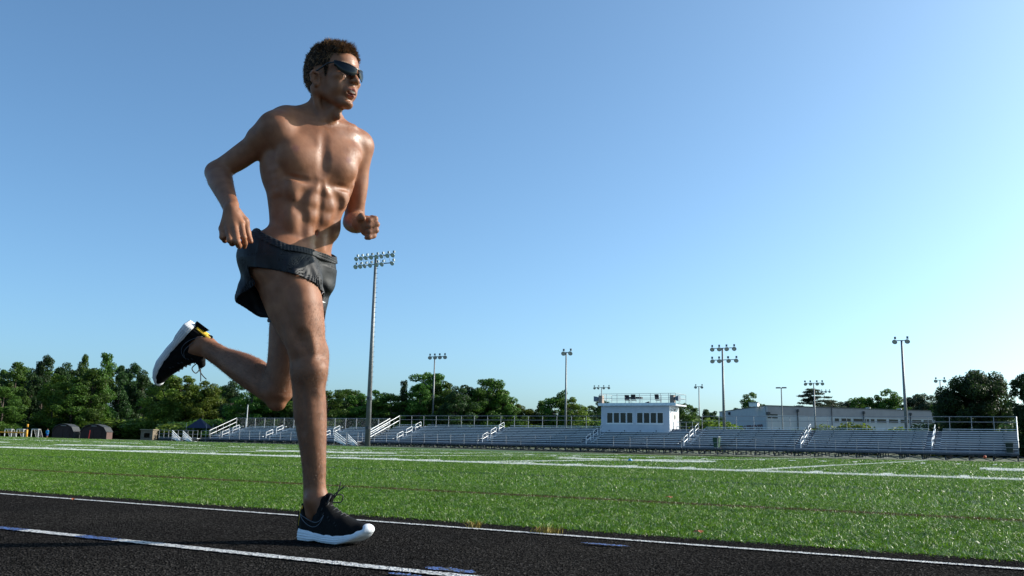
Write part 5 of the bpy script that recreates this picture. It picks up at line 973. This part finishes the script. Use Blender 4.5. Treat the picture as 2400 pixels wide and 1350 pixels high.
rr = ramp(nt, n1.outputs['Fac'], [(.3, (.80, .72, .70)), (.7, (1.14, 1.10, 1.08))]); nt.links.new(at.outputs['Color'], mx.inputs[6]); nt.links.new(rr.outputs['Color'], mx.inputs[7]); nt.links.new(mx.outputs[2], b.inputs['Base Color'])
r2 = ramp(nt, n4.outputs['Fac'], [(.38, .50), (.62, .64)]); sw = N(nt, 'ShaderNodeAttribute', attribute_name='sweat'); n5 = N(nt, 'ShaderNodeTexNoise', i_Scale=160.0, i_Detail=2.0); nt.links.new(tc.outputs['Object'], n5.inputs['Vector']); r5 = ramp(nt, n5.outputs['Fac'], [(.42, .25), (.58, 1.0)]); ml = N(nt, 'ShaderNodeMath', operation='MULTIPLY'); nt.links.new(sw.outputs['Fac'], ml.inputs[0]); nt.links.new(r5.outputs['Color'], ml.inputs[1]); mm = N(nt, 'ShaderNodeMix', data_type='FLOAT'); nt.links.new(ml.outputs[0], mm.inputs[0]); nt.links.new(r2.outputs['Color'], mm.inputs[2]); mm.inputs[3].default_value = .26; nt.links.new(mm.outputs[0], b.inputs['Roughness'])
b.inputs['Subsurface Weight'].default_value = .07; b.inputs['Subsurface Radius'].default_value = (1, .35, .2); b.inputs['Subsurface Scale'].default_value = .012
b.inputs['Specular IOR Level'].default_value = .33
bp = N(nt, 'ShaderNodeBump', i_Strength=.32, i_Distance=.0010); nt.links.new(n2.outputs['Fac'], bp.inputs['Height'])
bp2 = N(nt, 'ShaderNodeBump', i_Strength=.28, i_Distance=.005); nt.links.new(n1.outputs['Fac'], bp2.inputs['Height']); nt.links.new(bp.outputs['Normal'], bp2.inputs['Normal']); nt.links.new(bp2.outputs['Normal'], b.inputs['Normal'])
PB = gnd(760, 1266)
person = empty('person', (PB[0], PB[1], 0), 'shirtless man in sunglasses, dark shorts and black shoes running on the black track', 'person')
def own(V): return np.asarray(V)-np.array([PB[0], PB[1], 0])
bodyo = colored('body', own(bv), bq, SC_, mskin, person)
def segd(P, a, c): t = np.clip(((P-a)@(c-a))/((c-a)@(c-a)), 0, 1); return np.linalg.norm(P-a-t[:, None]*(c-a), axis=1)
swt = np.maximum(np.exp(-(segd(bv, TS_(300, .01), TS_(560, .0))/.055)**2), .8*np.exp(-(segd(bv, TS_(300, .12), TS_(380, .08))/.05)**2)); swt = np.maximum(swt, .6*np.exp(-(segd(bv, H(.09, 0, .05), H(.08, 0, -.1))/.04)**2))
at_ = bodyo.data.attributes.new('sweat', 'FLOAT', 'POINT'); at_.data.foreach_set('value', swt.astype(np.float32))
# ---- hair
me = bodyo.data; nn = np.zeros(len(bv)*3, np.float32); me.vertices.foreach_get('normal', nn); nn = nn.reshape(-1, 3)
hidx = np.where(hairm)[0]; hset = hairm[bq].all(1); used_ = np.unique(bq[hset]); rem = -np.ones(len(bv), int); rem[used_] = np.arange(len(used_))
up_ = np.clip((bz-.02)/.07, 0, 1)
edge = np.clip((bz-hline)/.03, 0, 1)
wob = np.sin(bv[:, 0]*210)*np.sin(bv[:, 1]*190+1)*np.sin(bv[:, 2]*170+2)
off = (.0012+.006*up_*edge+.002*edge)*(1+.5*wob)
capV = bv+nn*off[:, None]; HV = [capV[used_]]; HF = [rem[bq[hset]]]
Hq = []; base_n = len(used_); vs = []; fs = []
fwd = hX*.8+hZ*.25
cnt = 15000; pick = rng.choice(hidx, cnt); clump = rng.choice(hidx, 420); cdirs = rng.normal(0, .28, (420, 3)); clen = rng.uniform(.7, 1.4, 420)
CPts = bv[clump]
for i in pick:
    p = bv[i]+rng.normal(0, .002, 3); n_ = nn[i]; u_ = up_[i]; fz = np.clip((bx[i]+.02)/.09, 0, 1)
    ci = int(np.argmin(((CPts-p)**2).sum(1))); tip = CPts[ci]
    L = (.006+.016*u_*(0.4+.7*fz))*rng.uniform(.75, 1.15)*clen[ci]
    d = n_*(.10+.42*u_)+fwd*(.95*u_*(.35+fz))+hZ*(-.9*(1-u_)+.10*u_)-hX*(.7*(1-u_))+cdirs[ci]*(.2+.7*u_)+rng.normal(0, .10, 3)+(tip-p)*14*u_; d = d/np.linalg.norm(d)
    d2 = nrm(d+rng.normal(0, .15, 3)+fwd*.35*u_-hZ*.2*u_); s_ = nrm(np.cross(d, n_+rng.normal(0, .5, 3)))*rng.uniform(.0004, .0008)
    a = p+n_*off[i]*.5; m_ = a+d*L*.55; e_ = m_+d2*L*.5; k = base_n+len(vs)
    vs += [a-s_, a+s_, m_+s_*.8, m_-s_*.8, e_]; fs += [(k, k+1, k+2, k+3), (k+3, k+2, k+4, k+4)]
allV = np.concatenate([HV[0], np.array(vs)])
hf = [tuple(f) for f in HF[0].tolist()]+[f if f[2] != f[3] else f[:3] for f in fs]
mhair = simple('hair_brown', (.21, .115, .055), .5, noise=.6, nscale=60, spec=.2)
ho = pydata('hair', own(allV), hf, mhair, person, False); ho.data.materials.append(simple('hair_cap_shade', (.018, .010, .006), .8, spec=.1)); nc_ = len(HF[0]); ho.data.polygons.foreach_set('material_index', np.array([1]*nc_+[0]*(len(hf)-nc_), dtype=np.int32))  # cap beneath the strands is darkened to carry the hair's shade
# eyebrows
vs = []; fs = []
for s in (-1, 1):
    for i in range(160):
        t = rng.uniform(0, 1); p = H(.094-.020*t**1.5, s*(.012+.036*t), .016+.004*math.sin(t*3)+rng.uniform(-.003, .003)); d = nrm(hY*s*.8+hZ*.3-hX*.2*t+rng.normal(0, .15, 3))*.007; w_ = hZ*.0006; k = len(vs)
        vs += [p-w_, p+w_, p+d]; fs += [(k, k+1, k+2)]
tag(pydata('eyebrows', own(vs), fs, mhair, person), kind='stuff')
# fine hair on the lower legs and forearms
vs = []; fs = []
def fuzz(a, b, rad, n, l):
    a = np.array(a); b = np.array(b); ax = nrm(b-a); q = bv-a; t = (q@ax)/np.linalg.norm(b-a); d = np.linalg.norm(q-np.outer(q@ax, ax), axis=1); c = np.where((t > 0) & (t < 1) & (d < rad))[0]
    if len(c) == 0: return
    for i in rng.choice(c, n):
        p = bv[i]+rng.normal(0, .0015, 3); dd = nrm(nn[i]*.35+ax*.9+rng.normal(0, .3, 3))*l*rng.uniform(.5, 1.2); w_ = nrm(np.cross(dd, nn[i]))*.00030; k = len(vs)
        vs.extend([p-w_, p+w_, p+dd]); fs.append((k, k+1, k+2))
for q in 'RL':
    fuzz(J['hip'+q]*.55+J['kn'+q]*.45, J['kn'+q], .12, 9000, .008); fuzz(J['kn'+q], J['kn'+q]*.12+J['an'+q]*.88, .09, 13000, .009); fuzz(J['el'+q], J['wr'+q], .06, 1200, .006)
mfz = simple('body_hair', (.12, .052, .022), .5)
tag(pydata('body_hair', own(vs), fs, mfz, person), kind='stuff')
# ---- sunglasses
gl = link('sunglasses', None, person); 
def gp(a, z, o=0.0):
    a = math.radians(a); return H(.020+(.089+o)*math.cos(a), (.0745+o)*math.sin(a), z)
mfr = simple('glasses_frame', (.012, .012, .014), .25); mln, nt, b, o_ = nmat('glasses_lens')
b.inputs['Base Color'].default_value = (.006, .009, .012, 1); b.inputs['Roughness'].default_value = .12; b.inputs['Specular IOR Level'].default_value = .32
ztop = lambda a: .003+.015*min(1, abs(a)/56)
for s in (-1, 1):
    V = []; Fq = []; na, nz_ = 16, 6
    for o in (.0, .0022):
        for i in range(na+1):
            a = 5+56*i/na; lowz = -.026*math.sin(math.pi*min(1, (i/na)*.92+.16))**.6
            for j in range(nz_+1):
                z = ztop(a)+(lowz-ztop(a))*j/nz_; bul = .003*math.sin(math.pi*j/nz_); V.append(gp(s*a, z, o+bul))
    w_ = nz_+1; off_ = (na+1)*w_
    for i in range(na):
        for j in range(nz_):
            k = i*w_+j; Fq.append((k, k+1, k+w_+1, k+w_)); Fq.append((k+off_, k+w_+off_, k+w_+1+off_, k+1+off_))
    pydata('lens', own(V), Fq, mln, gl, True)
fm = MB(); P_ = [gp(a, ztop(a)+.001, .001) for a in range(-62, 63, 4)]
fm.path(own(P_), .0026)
for s in (-1, 1):
    fm.tube(own([gp(s*4, .003, .001)])[0], own([H(.107, s*.006, -.012)])[0], .0022, n=6)
fm.build('frame', mfr, gl, True)
for s in (-1, 1):
    tm_ = MB(); pts = [gp(s*61, .015, .001), H(.045, s*.0770, .010), H(.015, s*.0800, -.004), H(-.008, s*.081, -.014)]
    tm_.path(own(pts), .0032)
    tm_.build('temple_arm', mfr, gl, True)
# ring
mring = simple('ring_metal', (.75, .7, .6), .15, 1.0); rg = MB()
ra, rb = atD(870, 541, 3.095), atD(876, 541.5, 3.075)
ax_ = nrm(rb-ra); c0 = own([(ra+rb)/2])[0]; u_ = nrm(np.cross(ax_, zz)); w_ = np.cross(ax_, u_); n_ = 18
for i in range(n_):
    a0, a1 = 2*math.pi*i/n_, 2*math.pi*(i+1)/n_; p = c0+(u_*math.cos(a0)+w_*math.sin(a0))*.0122; q = c0+(u_*math.cos(a1)+w_*math.sin(a1))*.0122; rg.bar(p, q, .0022, .006)
rg.build('ring', mring, person)
# ---- shorts
hip = J['hipR']
axR = lambda z: np.array([np.interp(z, [J['knR'][2], hip[2]], [J['knR'][0], hip[0]-.035]), np.interp(z, [J['knR'][2], hip[2]], [J['knR'][1], hip[1]])])
hl_ = J['hipL']; axL = lambda z: np.array([np.interp(z, [J['knL'][2], hl_[2]], [J['knL'][0], hl_[0]-.015]), np.interp(z, [J['knL'][2], hl_[2]], [J['knL'][1], hl_[1]])])
SH = Field(atD(560, 760, 3.25)*0+np.array([TC[-1][0]-.36, TC[-1][1]-.28, .68]), np.array([TC[-1][0]+.28, TC[-1][1]+.30, 1.10]), .0028)
fullS = (SH.lo, SH.lo+SH.h*SH.n)
zpx = lambda y, D=3.02: float(atD(680, y, D)[2])
PH = np.array([-180, -166, -157, -140, -115, -90, -60, -30, 0, 30, 60, 90, 120, 150, 180.])
def tab2(py): return np.array([zpx(y) for y in py])
# angle 0 = image right (away from the near side), -90 = towards the viewer; hems of the two legs
HEM_R = tab2([706, 690, 628, 631, 637, 643, 650, 661, 678, 706, 735, 742, 738, 732, 706])
HEM_L = tab2([735, 738, 740, 742, 742, 740, 738, 742, 744, 740, 720, 700, 705, 722, 735])
RAD_R = np.array([.200, .170, .118, .106, .103, .100, .100, .100, .100, .098, .10, .10, .12, .165, .200])
RAD_T = np.array([.120, .116, .112, .106, .103, .098, .098, .098, .098, .098, .098, .10, .115, .120, .120])
HEMW = {}
def cyl(axf, rtop, rbot, zt, zb):
    def fn(X, Y, Z):
        z = np.asarray(Z).ravel(); c = np.array([axf(q) for q in z]); cx = c[:, 0][None, None, :]; cy = c[:, 1][None, None, :]
        dx, dy = X-cx, Y-cy; u = dx*r0[0]+dy*r0[1]; v = dx*fh[0]+dy*fh[1]; ph = np.degrees(np.arctan2(v, u)); rho = np.sqrt(u*u+v*v)
        t = np.clip((zt-Z)/(zt-zb), 0, 1); t = t*t*(3-2*t)
        R = np.interp(ph, PH, rtop)*(1-t)+np.interp(ph, PH, rbot)*t
        return (rho-R).astype(np.float32)
    return fn
zt0, zb0 = zpx(600), zpx(740)
SH.put(torso_fn(.009, .010), *fullS, k=.01, pad=0)
SH.put(cyl(axR, RAD_T, RAD_R, zt0, zpx(700)), fullS[0], np.array([fullS[1][0], fullS[1][1], zpx(600)]), k=.03, pad=0)
SH.put(cyl(axL, RAD_T*0+.088, RAD_T*0+.094, zt0, zb0), fullS[0], np.array([fullS[1][0], fullS[1][1], zpx(600)]), k=.03, pad=0)
SH.ell(T(612, -.085, -.045), (.115, .100, .110), TM(612), .04); SH.ell(T(612, .085, -.045), (.115, .100, .110), TM(612), .04)
def from_body(off):
    def fn(X, Y, Z):
        P = [(a.ravel()-body.lo[i])/body.h for i, a in enumerate((np.asarray(X), np.asarray(Y), np.asarray(Z)))]
        i_ = [np.clip(np.floor(p).astype(int), 0, body.n[k]-2) for k, p in enumerate(P)]; f_ = [np.clip(p-i, 0, 1) for p, i in zip(P, i_)]
        R = BODY0
        for ax in range(3):
            w = f_[ax].reshape([-1 if k == ax else 1 for k in range(3)]); R = np.take(R, i_[ax], axis=ax)*(1-w)+np.take(R, i_[ax]+1, axis=ax)*w
        return (R-off).astype(np.float32)
    return fn
SH.put(from_body(.010), *fullS, k=.012, pad=0)
# folds in the cloth
def folds(X, Y, Z):
    u = (X-hip[0])*r0[0]+(Y-hip[1])*r0[1]; v = (X-hip[0])*fh[0]+(Y-hip[1])*fh[1]; z = Z-hip[2]
    low = np.clip((1.005-Z)/.10, 0, 1)
    a = .0048*np.sin(42*(z+.9*u)+3*np.sin(7*u+4*v))*low
    b = .0026*np.sin(70*(u*.7+v*.5-.5*z)+2.5*np.sin(30*z))*low
    c = .0010*np.sin(110*(z*.6+u)+4*np.sin(21*v+14*u))*low
    gat = .0012*np.sin(190*u+120*v)*np.exp(-((z-.055)/.03)**2)
    e = .0024*np.sin(26*np.arctan2(v+.02, u-.09)+18*np.hypot(u-.09, z+.03))*np.clip(1-np.abs(np.hypot(u-.09, z+.03)-.07)/.07, 0, 1)*low
    return (a+b+c+gat+e).astype(np.float32)
SH.put(folds, *fullS, op='disp', pad=0)
D0 = SH.D.copy(); SH.D = np.maximum(D0, -(D0+.0042)).astype(np.float32)
def hemcut(X, Y, Z):
    z = np.asarray(Z).ravel(); out = None
    midx, midy = (hip[0]+hl_[0])/2, (hip[1]+hl_[1])/2
    side = np.clip(.5+(Y-midy-.005)/.03, 0, 1)
    hs = []
    for axf, hem in ((axR, HEM_R), (axL, HEM_L)):
        c = axf(.82); dx, dy = X-c[0], Y-c[1]; ph = np.degrees(np.arctan2(dx*fh[0]+dy*fh[1], dx*r0[0]+dy*r0[1])); hs.append(np.interp(ph, PH, hem))
    return (hs[0]*(1-side)+hs[1]*side-Z).astype(np.float32)
# waist line: tilts down towards the front
wz = lambda X, Y: np.interp((X*XD[0]+Y*XD[1]), [T(560, 0, -.09)[0], T(600, 0, .09)[0]], [zpx(547, 3.17), zpx(596, 3.17)])
SH.put(lambda X, Y, Z: np.maximum(hemcut(X, Y, Z), Z-wz(X, Y)).astype(np.float32), *fullS, k=.003, op='both', pad=0)
sv, sq = SH.mesh(10)
msh, nt, b, o_ = nmat('shorts_cloth'); tc = N(nt, 'ShaderNodeTexCoord'); nz = N(nt, 'ShaderNodeTexNoise', i_Scale=22.0, i_Detail=2.0, i_Distortion=.6); nt.links.new(tc.outputs['Object'], nz.inputs['Vector'])
b.inputs['Base Color'].default_value = (.013, .014, .017, 1); b.inputs['Roughness'].default_value = .6; b.inputs['Specular IOR Level'].default_value = .3
bp = N(nt, 'ShaderNodeBump', i_Strength=.12, i_Distance=.006); nt.links.new(nz.outputs['Fac'], bp.inputs['Height']); nt.links.new(bp.outputs['Normal'], b.inputs['Normal'])
sho = pydata('shorts', own(sv), sq, msh, person, True)
# waistband: gathered elastic tube riding on the cloth
WB = Field(SH.lo+np.array([0, 0, .20]), SH.lo+SH.h*SH.n, .003); fW = (WB.lo, WB.lo+WB.h*WB.n)
WB.put(torso_fn(.016, .015), *fW, k=.01, pad=0); WB.put(from_body(.0155), *fW, k=.01, pad=0)
WB.put(lambda X, Y, Z: (.0009*np.sin(420*((X-hip[0])*r0[0]+(Y-hip[1])*r0[1])+300*((X-hip[0])*fh[0]+(Y-hip[1])*fh[1]))+.0009*np.sin(Z*700)).astype(np.float32), *fW, op='disp', pad=0)
D1 = WB.D.copy(); WB.D = np.maximum(D1, -(D1+.007)).astype(np.float32)
WB.put(lambda X, Y, Z: np.maximum(wz(X, Y)-.024-Z, Z-wz(X, Y)-.002).astype(np.float32), *fW, k=.003, op='both', pad=0)
wv, wq = WB.mesh(2); pydata('waistband', own(wv), wq, msh, sho, True)

# white emblem on the front of the shorts
me_ = []
for x, y in ((757, 686), (752, 690), (749, 697), (751, 704), (756, 708), (762, 709)):
    dr = ray(x, y); dr = dr/np.linalg.norm(dr); rel = sv-CP; t = rel@dr; dd = np.sqrt(np.maximum((rel**2).sum(1)-t*t, 0)); mk = dd < .006
    if mk.any(): me_.append(CP+dr*(t[mk].min()-.0015))
if len(me_) > 3: m = MB(); m.path(own(me_), [.0012, .0032, .0042, .0042, .003, .001][:len(me_)], 6); m.build('emblem', simple('emblem_white', (.75, .75, .75), .5), sho, True)
# ---- shoes
def shoe_parts():
    W = lambda x: np.interp(x, [-.004, .003, .01, .03, .07, .12, .17, .21, .25, .275, .292, .299, .302], [-.006, .014, .025, .0335, .035, .036, .044, .0475, .043, .034, .022, .009, -.008])
    YC = lambda x: np.interp(x, [0, .12, .2, .3], [0, -.004, -.002, .006])
    ZB = lambda x: np.interp(x, [0, .012, .07, .095, .13, .2, .24, .27, .30], [.006, .0, .0, .004, .0, .0, .010, .024, .046])
    ZT = lambda x: np.interp(x, [0, .03, .07, .12, .2, .25, .28, .302], [.040, .039, .035, .029, .029, .036, .048, .064])
    ZU = lambda x: np.interp(x, [-.004, .004, .02, .035, .065, .085, .098, .108, .13, .17, .21, .25, .28, .295, .302], [.085, .112, .108, .096, .092, .104, .130, .138, .118, .098, .083, .072, .066, .060, .050])
    S = Field(V3(-.02, -.06, -.01), V3(.32, .06, .09), .0022); f = (S.lo, S.lo+S.h*S.n)
    def sole(X, Y, Z):
        x = np.asarray(X).ravel(); w = W(x)[:, None, None]; yc = YC(x)[:, None, None]; zb = ZB(x)[:, None, None]; zt = ZT(x)[:, None, None]
        rip = .0014*np.sin((Z-zb)/np.maximum(zt-zb, .01)*2*math.pi*4.5)*np.interp(x, [0, .2, .26], [1, 1, .3])[:, None, None]
        fl = (Z-zb)/(zt-zb); ww = w+.0045-.003*(fl-.4)**2*4+rip
        dy = np.abs(Y-yc)-ww; dz = np.maximum(zb-Z, Z-zt); return (np.sqrt(np.maximum(dy+.006, 0)**2+np.maximum(dz+.006, 0)**2)-.006+np.minimum(np.maximum(dy, dz)+.006, 0)).astype(np.float32)
    S.put(sole, *f, k=.001, pad=0); S.ell((.286, .004, .052), (.0165, .024, .016), k=.008); S.ell((.268, .002, .040), (.020, .034, .014), k=.008); sole_m = S.mesh(1)
    U = Field(V3(-.02, -.06, .0), V3(.32, .06, .16), .0024); f = (U.lo, U.lo+U.h*U.n)
    def upper(X, Y, Z):
        x = np.asarray(X).ravel(); w = np.maximum(W(x)[:, None, None]*.99+.0005, .0004); yc = YC(x)[:, None, None]; zt = (ZT(x)-.010)[:, None, None]; zu = ZU(x)[:, None, None]
        h = np.maximum(zu-zt, .004); ex = np.interp(x, [0, .09, .13, .3], [3.4, 3.0, 2.4, 2.2])[:, None, None]
        q = np.clip((Z-zt)/h, 0, 2); nar = 1-.16*np.clip(q, 0, 1)*np.interp(x, [0, .1, .14], [1, 1, 0])[:, None, None]
        rho = (np.abs((Y-yc)/(w*nar+1e-4))**ex+q**ex)**(1/ex); d = (rho-1)*np.minimum(w+.002, h)
        return np.maximum(d, zt-Z).astype(np.float32)
    U.put(upper, *f, k=.001, pad=0)
    U.cone((.095, 0, .118), (.118, 0, .142), .020, .016, .012)                      # tongue
    U.cone((.035, 0, .16), (.060, 0, .075), .030, .029, .010, 'cut')               # foot opening
    U.cone((.008, 0, .098), (.004, 0, .112), .007, .006, .008)
    U.put(lambda X, Y, Z: (.0008*np.sin(X*900)*np.interp(np.asarray(X).ravel(), [.17, .2, .3], [0, 1, 1])[:, None, None]*(Z > .05)+.0008*np.sin(X*140+Z*160)).astype(np.float32), *f, op='disp', pad=0)
    up_m = U.mesh(1)
    def ysurf(x, z, s):
        w = float(W(x)); zt = float(ZT(x))-.010; zu = float(ZU(x)); q = min(max((z-zt)/max(zu-zt, .004), 0), .98); ex = float(np.interp(x, [0, .09, .13, .3], [3.4, 3.0, 2.4, 2.2]))
        nar = 1-.16*q*float(np.interp(x, [0, .1, .14], [1, 1, 0])); return float(YC(x))+s*(w*.99+.0005)*nar*max(0, 1-q**ex)**(1/ex)
    return sole_m, up_m, ysurf, ZU, ZT, ZB, W, YC
sole_m, up_m, ysurf, ZU, ZT, ZB, W_, YC_ = shoe_parts()
msole = simple('sole_foam', (.74, .76, .80), .55, noise=.06, nscale=40); mup = simple('shoe_knit', (.0045, .0045, .005), .7, noise=.4, nscale=300, bump=.4, bscale=500, spec=.12)
mlace = simple('shoe_lace', (.016, .016, .018), .6); mtab = simple('heel_tab_yellow', (.72, .44, .02), .5, noise=.25, nscale=90, bump=.3); mgry = simple('shoe_trim', (.12, .135, .16), .35); mtoe = simple('toe_cap_white', (.8, .8, .78), .5)
def bez(p0, p1, p2, p3, n=14):
    return [tuple((1-t)**3*a+3*(1-t)**2*t*b+3*(1-t)*t*t*c+t**3*d for a, b, c, d in zip(p0, p1, p2, p3)) for t in np.linspace(0, 1, n)]
def make_shoe(M, mirror, label):
    s = -1 if mirror else 1
    def tr(V): V = np.array(V, float); V[:, 1] *= s; return own(V@M[:3, :3].T+M[:3, 3])
    def fc(F): return F if s > 0 else F[:, ::-1]
    root = pydata('shoe', tr(up_m[0]), fc(up_m[1]), mup, person, True); root['label'] = label
    pydata('sole', tr(sole_m[0]), fc(sole_m[1]), msole, root, True)
    for sd in (-1, 1):
        m = MB(); outer = bez((.010, .086), (.045, .050), (.115, .022), (.128, .088)); inner = bez((.128, .088), (.112, .052), (.085, .058), (.010, .086))
        pts = [(x, ysurf(x, z, sd)+sd*.0006, z) for x, z in outer+inner]; pts = tr(pts)
        m.path(pts, .0011, 5)
        m.build('side_emblem', mgry, root, True)
    m = MB()
    for i in range(6):
        x = .118+.017*i; z0 = float(ZU(x)); pts = []
        for y in np.linspace(-1, 1, 7):
            zt = z0-.004-(abs(y)**2.0)*(.026); pts.append((x-.012*abs(y)*(1 if i % 2 else .3), ysurf(x, zt, 1 if y > 0 else -1)*(abs(y)**.7)*1.02, zt+.006*(1-abs(y))+.002))
        pts = tr(pts)
        m.path(pts, .0022, 5)
    loops = [[(.122, 0, .132), (.135, .012, .150), (.150, .030, .150), (.140, .034, .128), (.124, .004, .128)], [(.122, 0, .132), (.136, -.012, .150), (.152, -.034, .146), (.146, -.040, .122), (.124, -.004, .128)],
             [(.124, 0, .130), (.140, .010, .152), (.150, .012, .176), (.152, .014, .196)], [(.124, 0, .130), (.146, -.012, .150), (.166, -.006, .168), (.180, .004, .182)]]
    for L in loops:
        q_ = [np.array(p) for p in L]; pts = []
        for i in range(len(q_)-1):
            p0 = q_[max(i-1, 0)]; p1 = q_[i]; p2 = q_[i+1]; p3 = q_[min(i+2, len(q_)-1)]
            for t in np.linspace(0, 1, 6)[:-1]: pts.append(.5*((2*p1)+(p2-p0)*t+(2*p0-5*p1+4*p2-p3)*t*t+(3*p1-p0-3*p2+p3)*t**3))
        pts.append(q_[-1]); pts = tr(pts)
        m.path(pts, .0022, 5)
    m.build('lace', mlace, root, True)
    V = []; Fq = []; n = 9                                                             # heel tab: a band up the back of the heel
    for i in range(n):
        z = .046+(.112-.046)*i/(n-1); zt0_ = float(ZT(.01))-.010; zu0 = .110; q = min(max((z-zt0_)/(zu0-zt0_), 0), .97); nar = (1-.16*q)*max(.3, 1-q**3.4)**(1/3.4)
        for y in (-.017, -.009, 0, .009, .017): xs_ = float(np.interp(abs(y)/nar, [0, .014, .025, .0335], [.002, .003, .010, .030])); V.append((xs_-.0022, y, z))
    for i in range(n-1):
        for j in range(4): k = i*5+j; Fq.append([k, k+1, k+6, k+5])
    o = pydata('heel_tab', tr(V), np.array(Fq), mtab, root, True); md = o.modifiers.new('thick', 'SOLIDIFY'); md.thickness = .0025; md.offset = 0
    tg = MB(); P8 = tr([(.100, -.008*1, .1445), (.108, -.0165, .140), (.118, -.0165, .148), (.110, -.008, .1525)]); 
    pydata('tongue_label', P8, [(0, 1, 2, 3)], mgry, root)
    return root
MR = np.eye(4); xr = nrm(V3(1, -.03, 0)); MR[:3, 0] = xr; MR[:3, 1] = np.cross(zz, xr); MR[:3, 2] = zz; MR[:3, 3] = V3(J['anR'][0]-.060, J['anR'][1], .001)
make_shoe(MR, False, 'black shoe planted on the track, white ribbed sole')
ML = np.eye(4); ML[:3, 0] = lx; ML[:3, 1] = ly; ML[:3, 2] = lz; ML[:3, 3] = LO
make_shoe(ML, True, 'black shoe lifted behind him, white sole turned up')
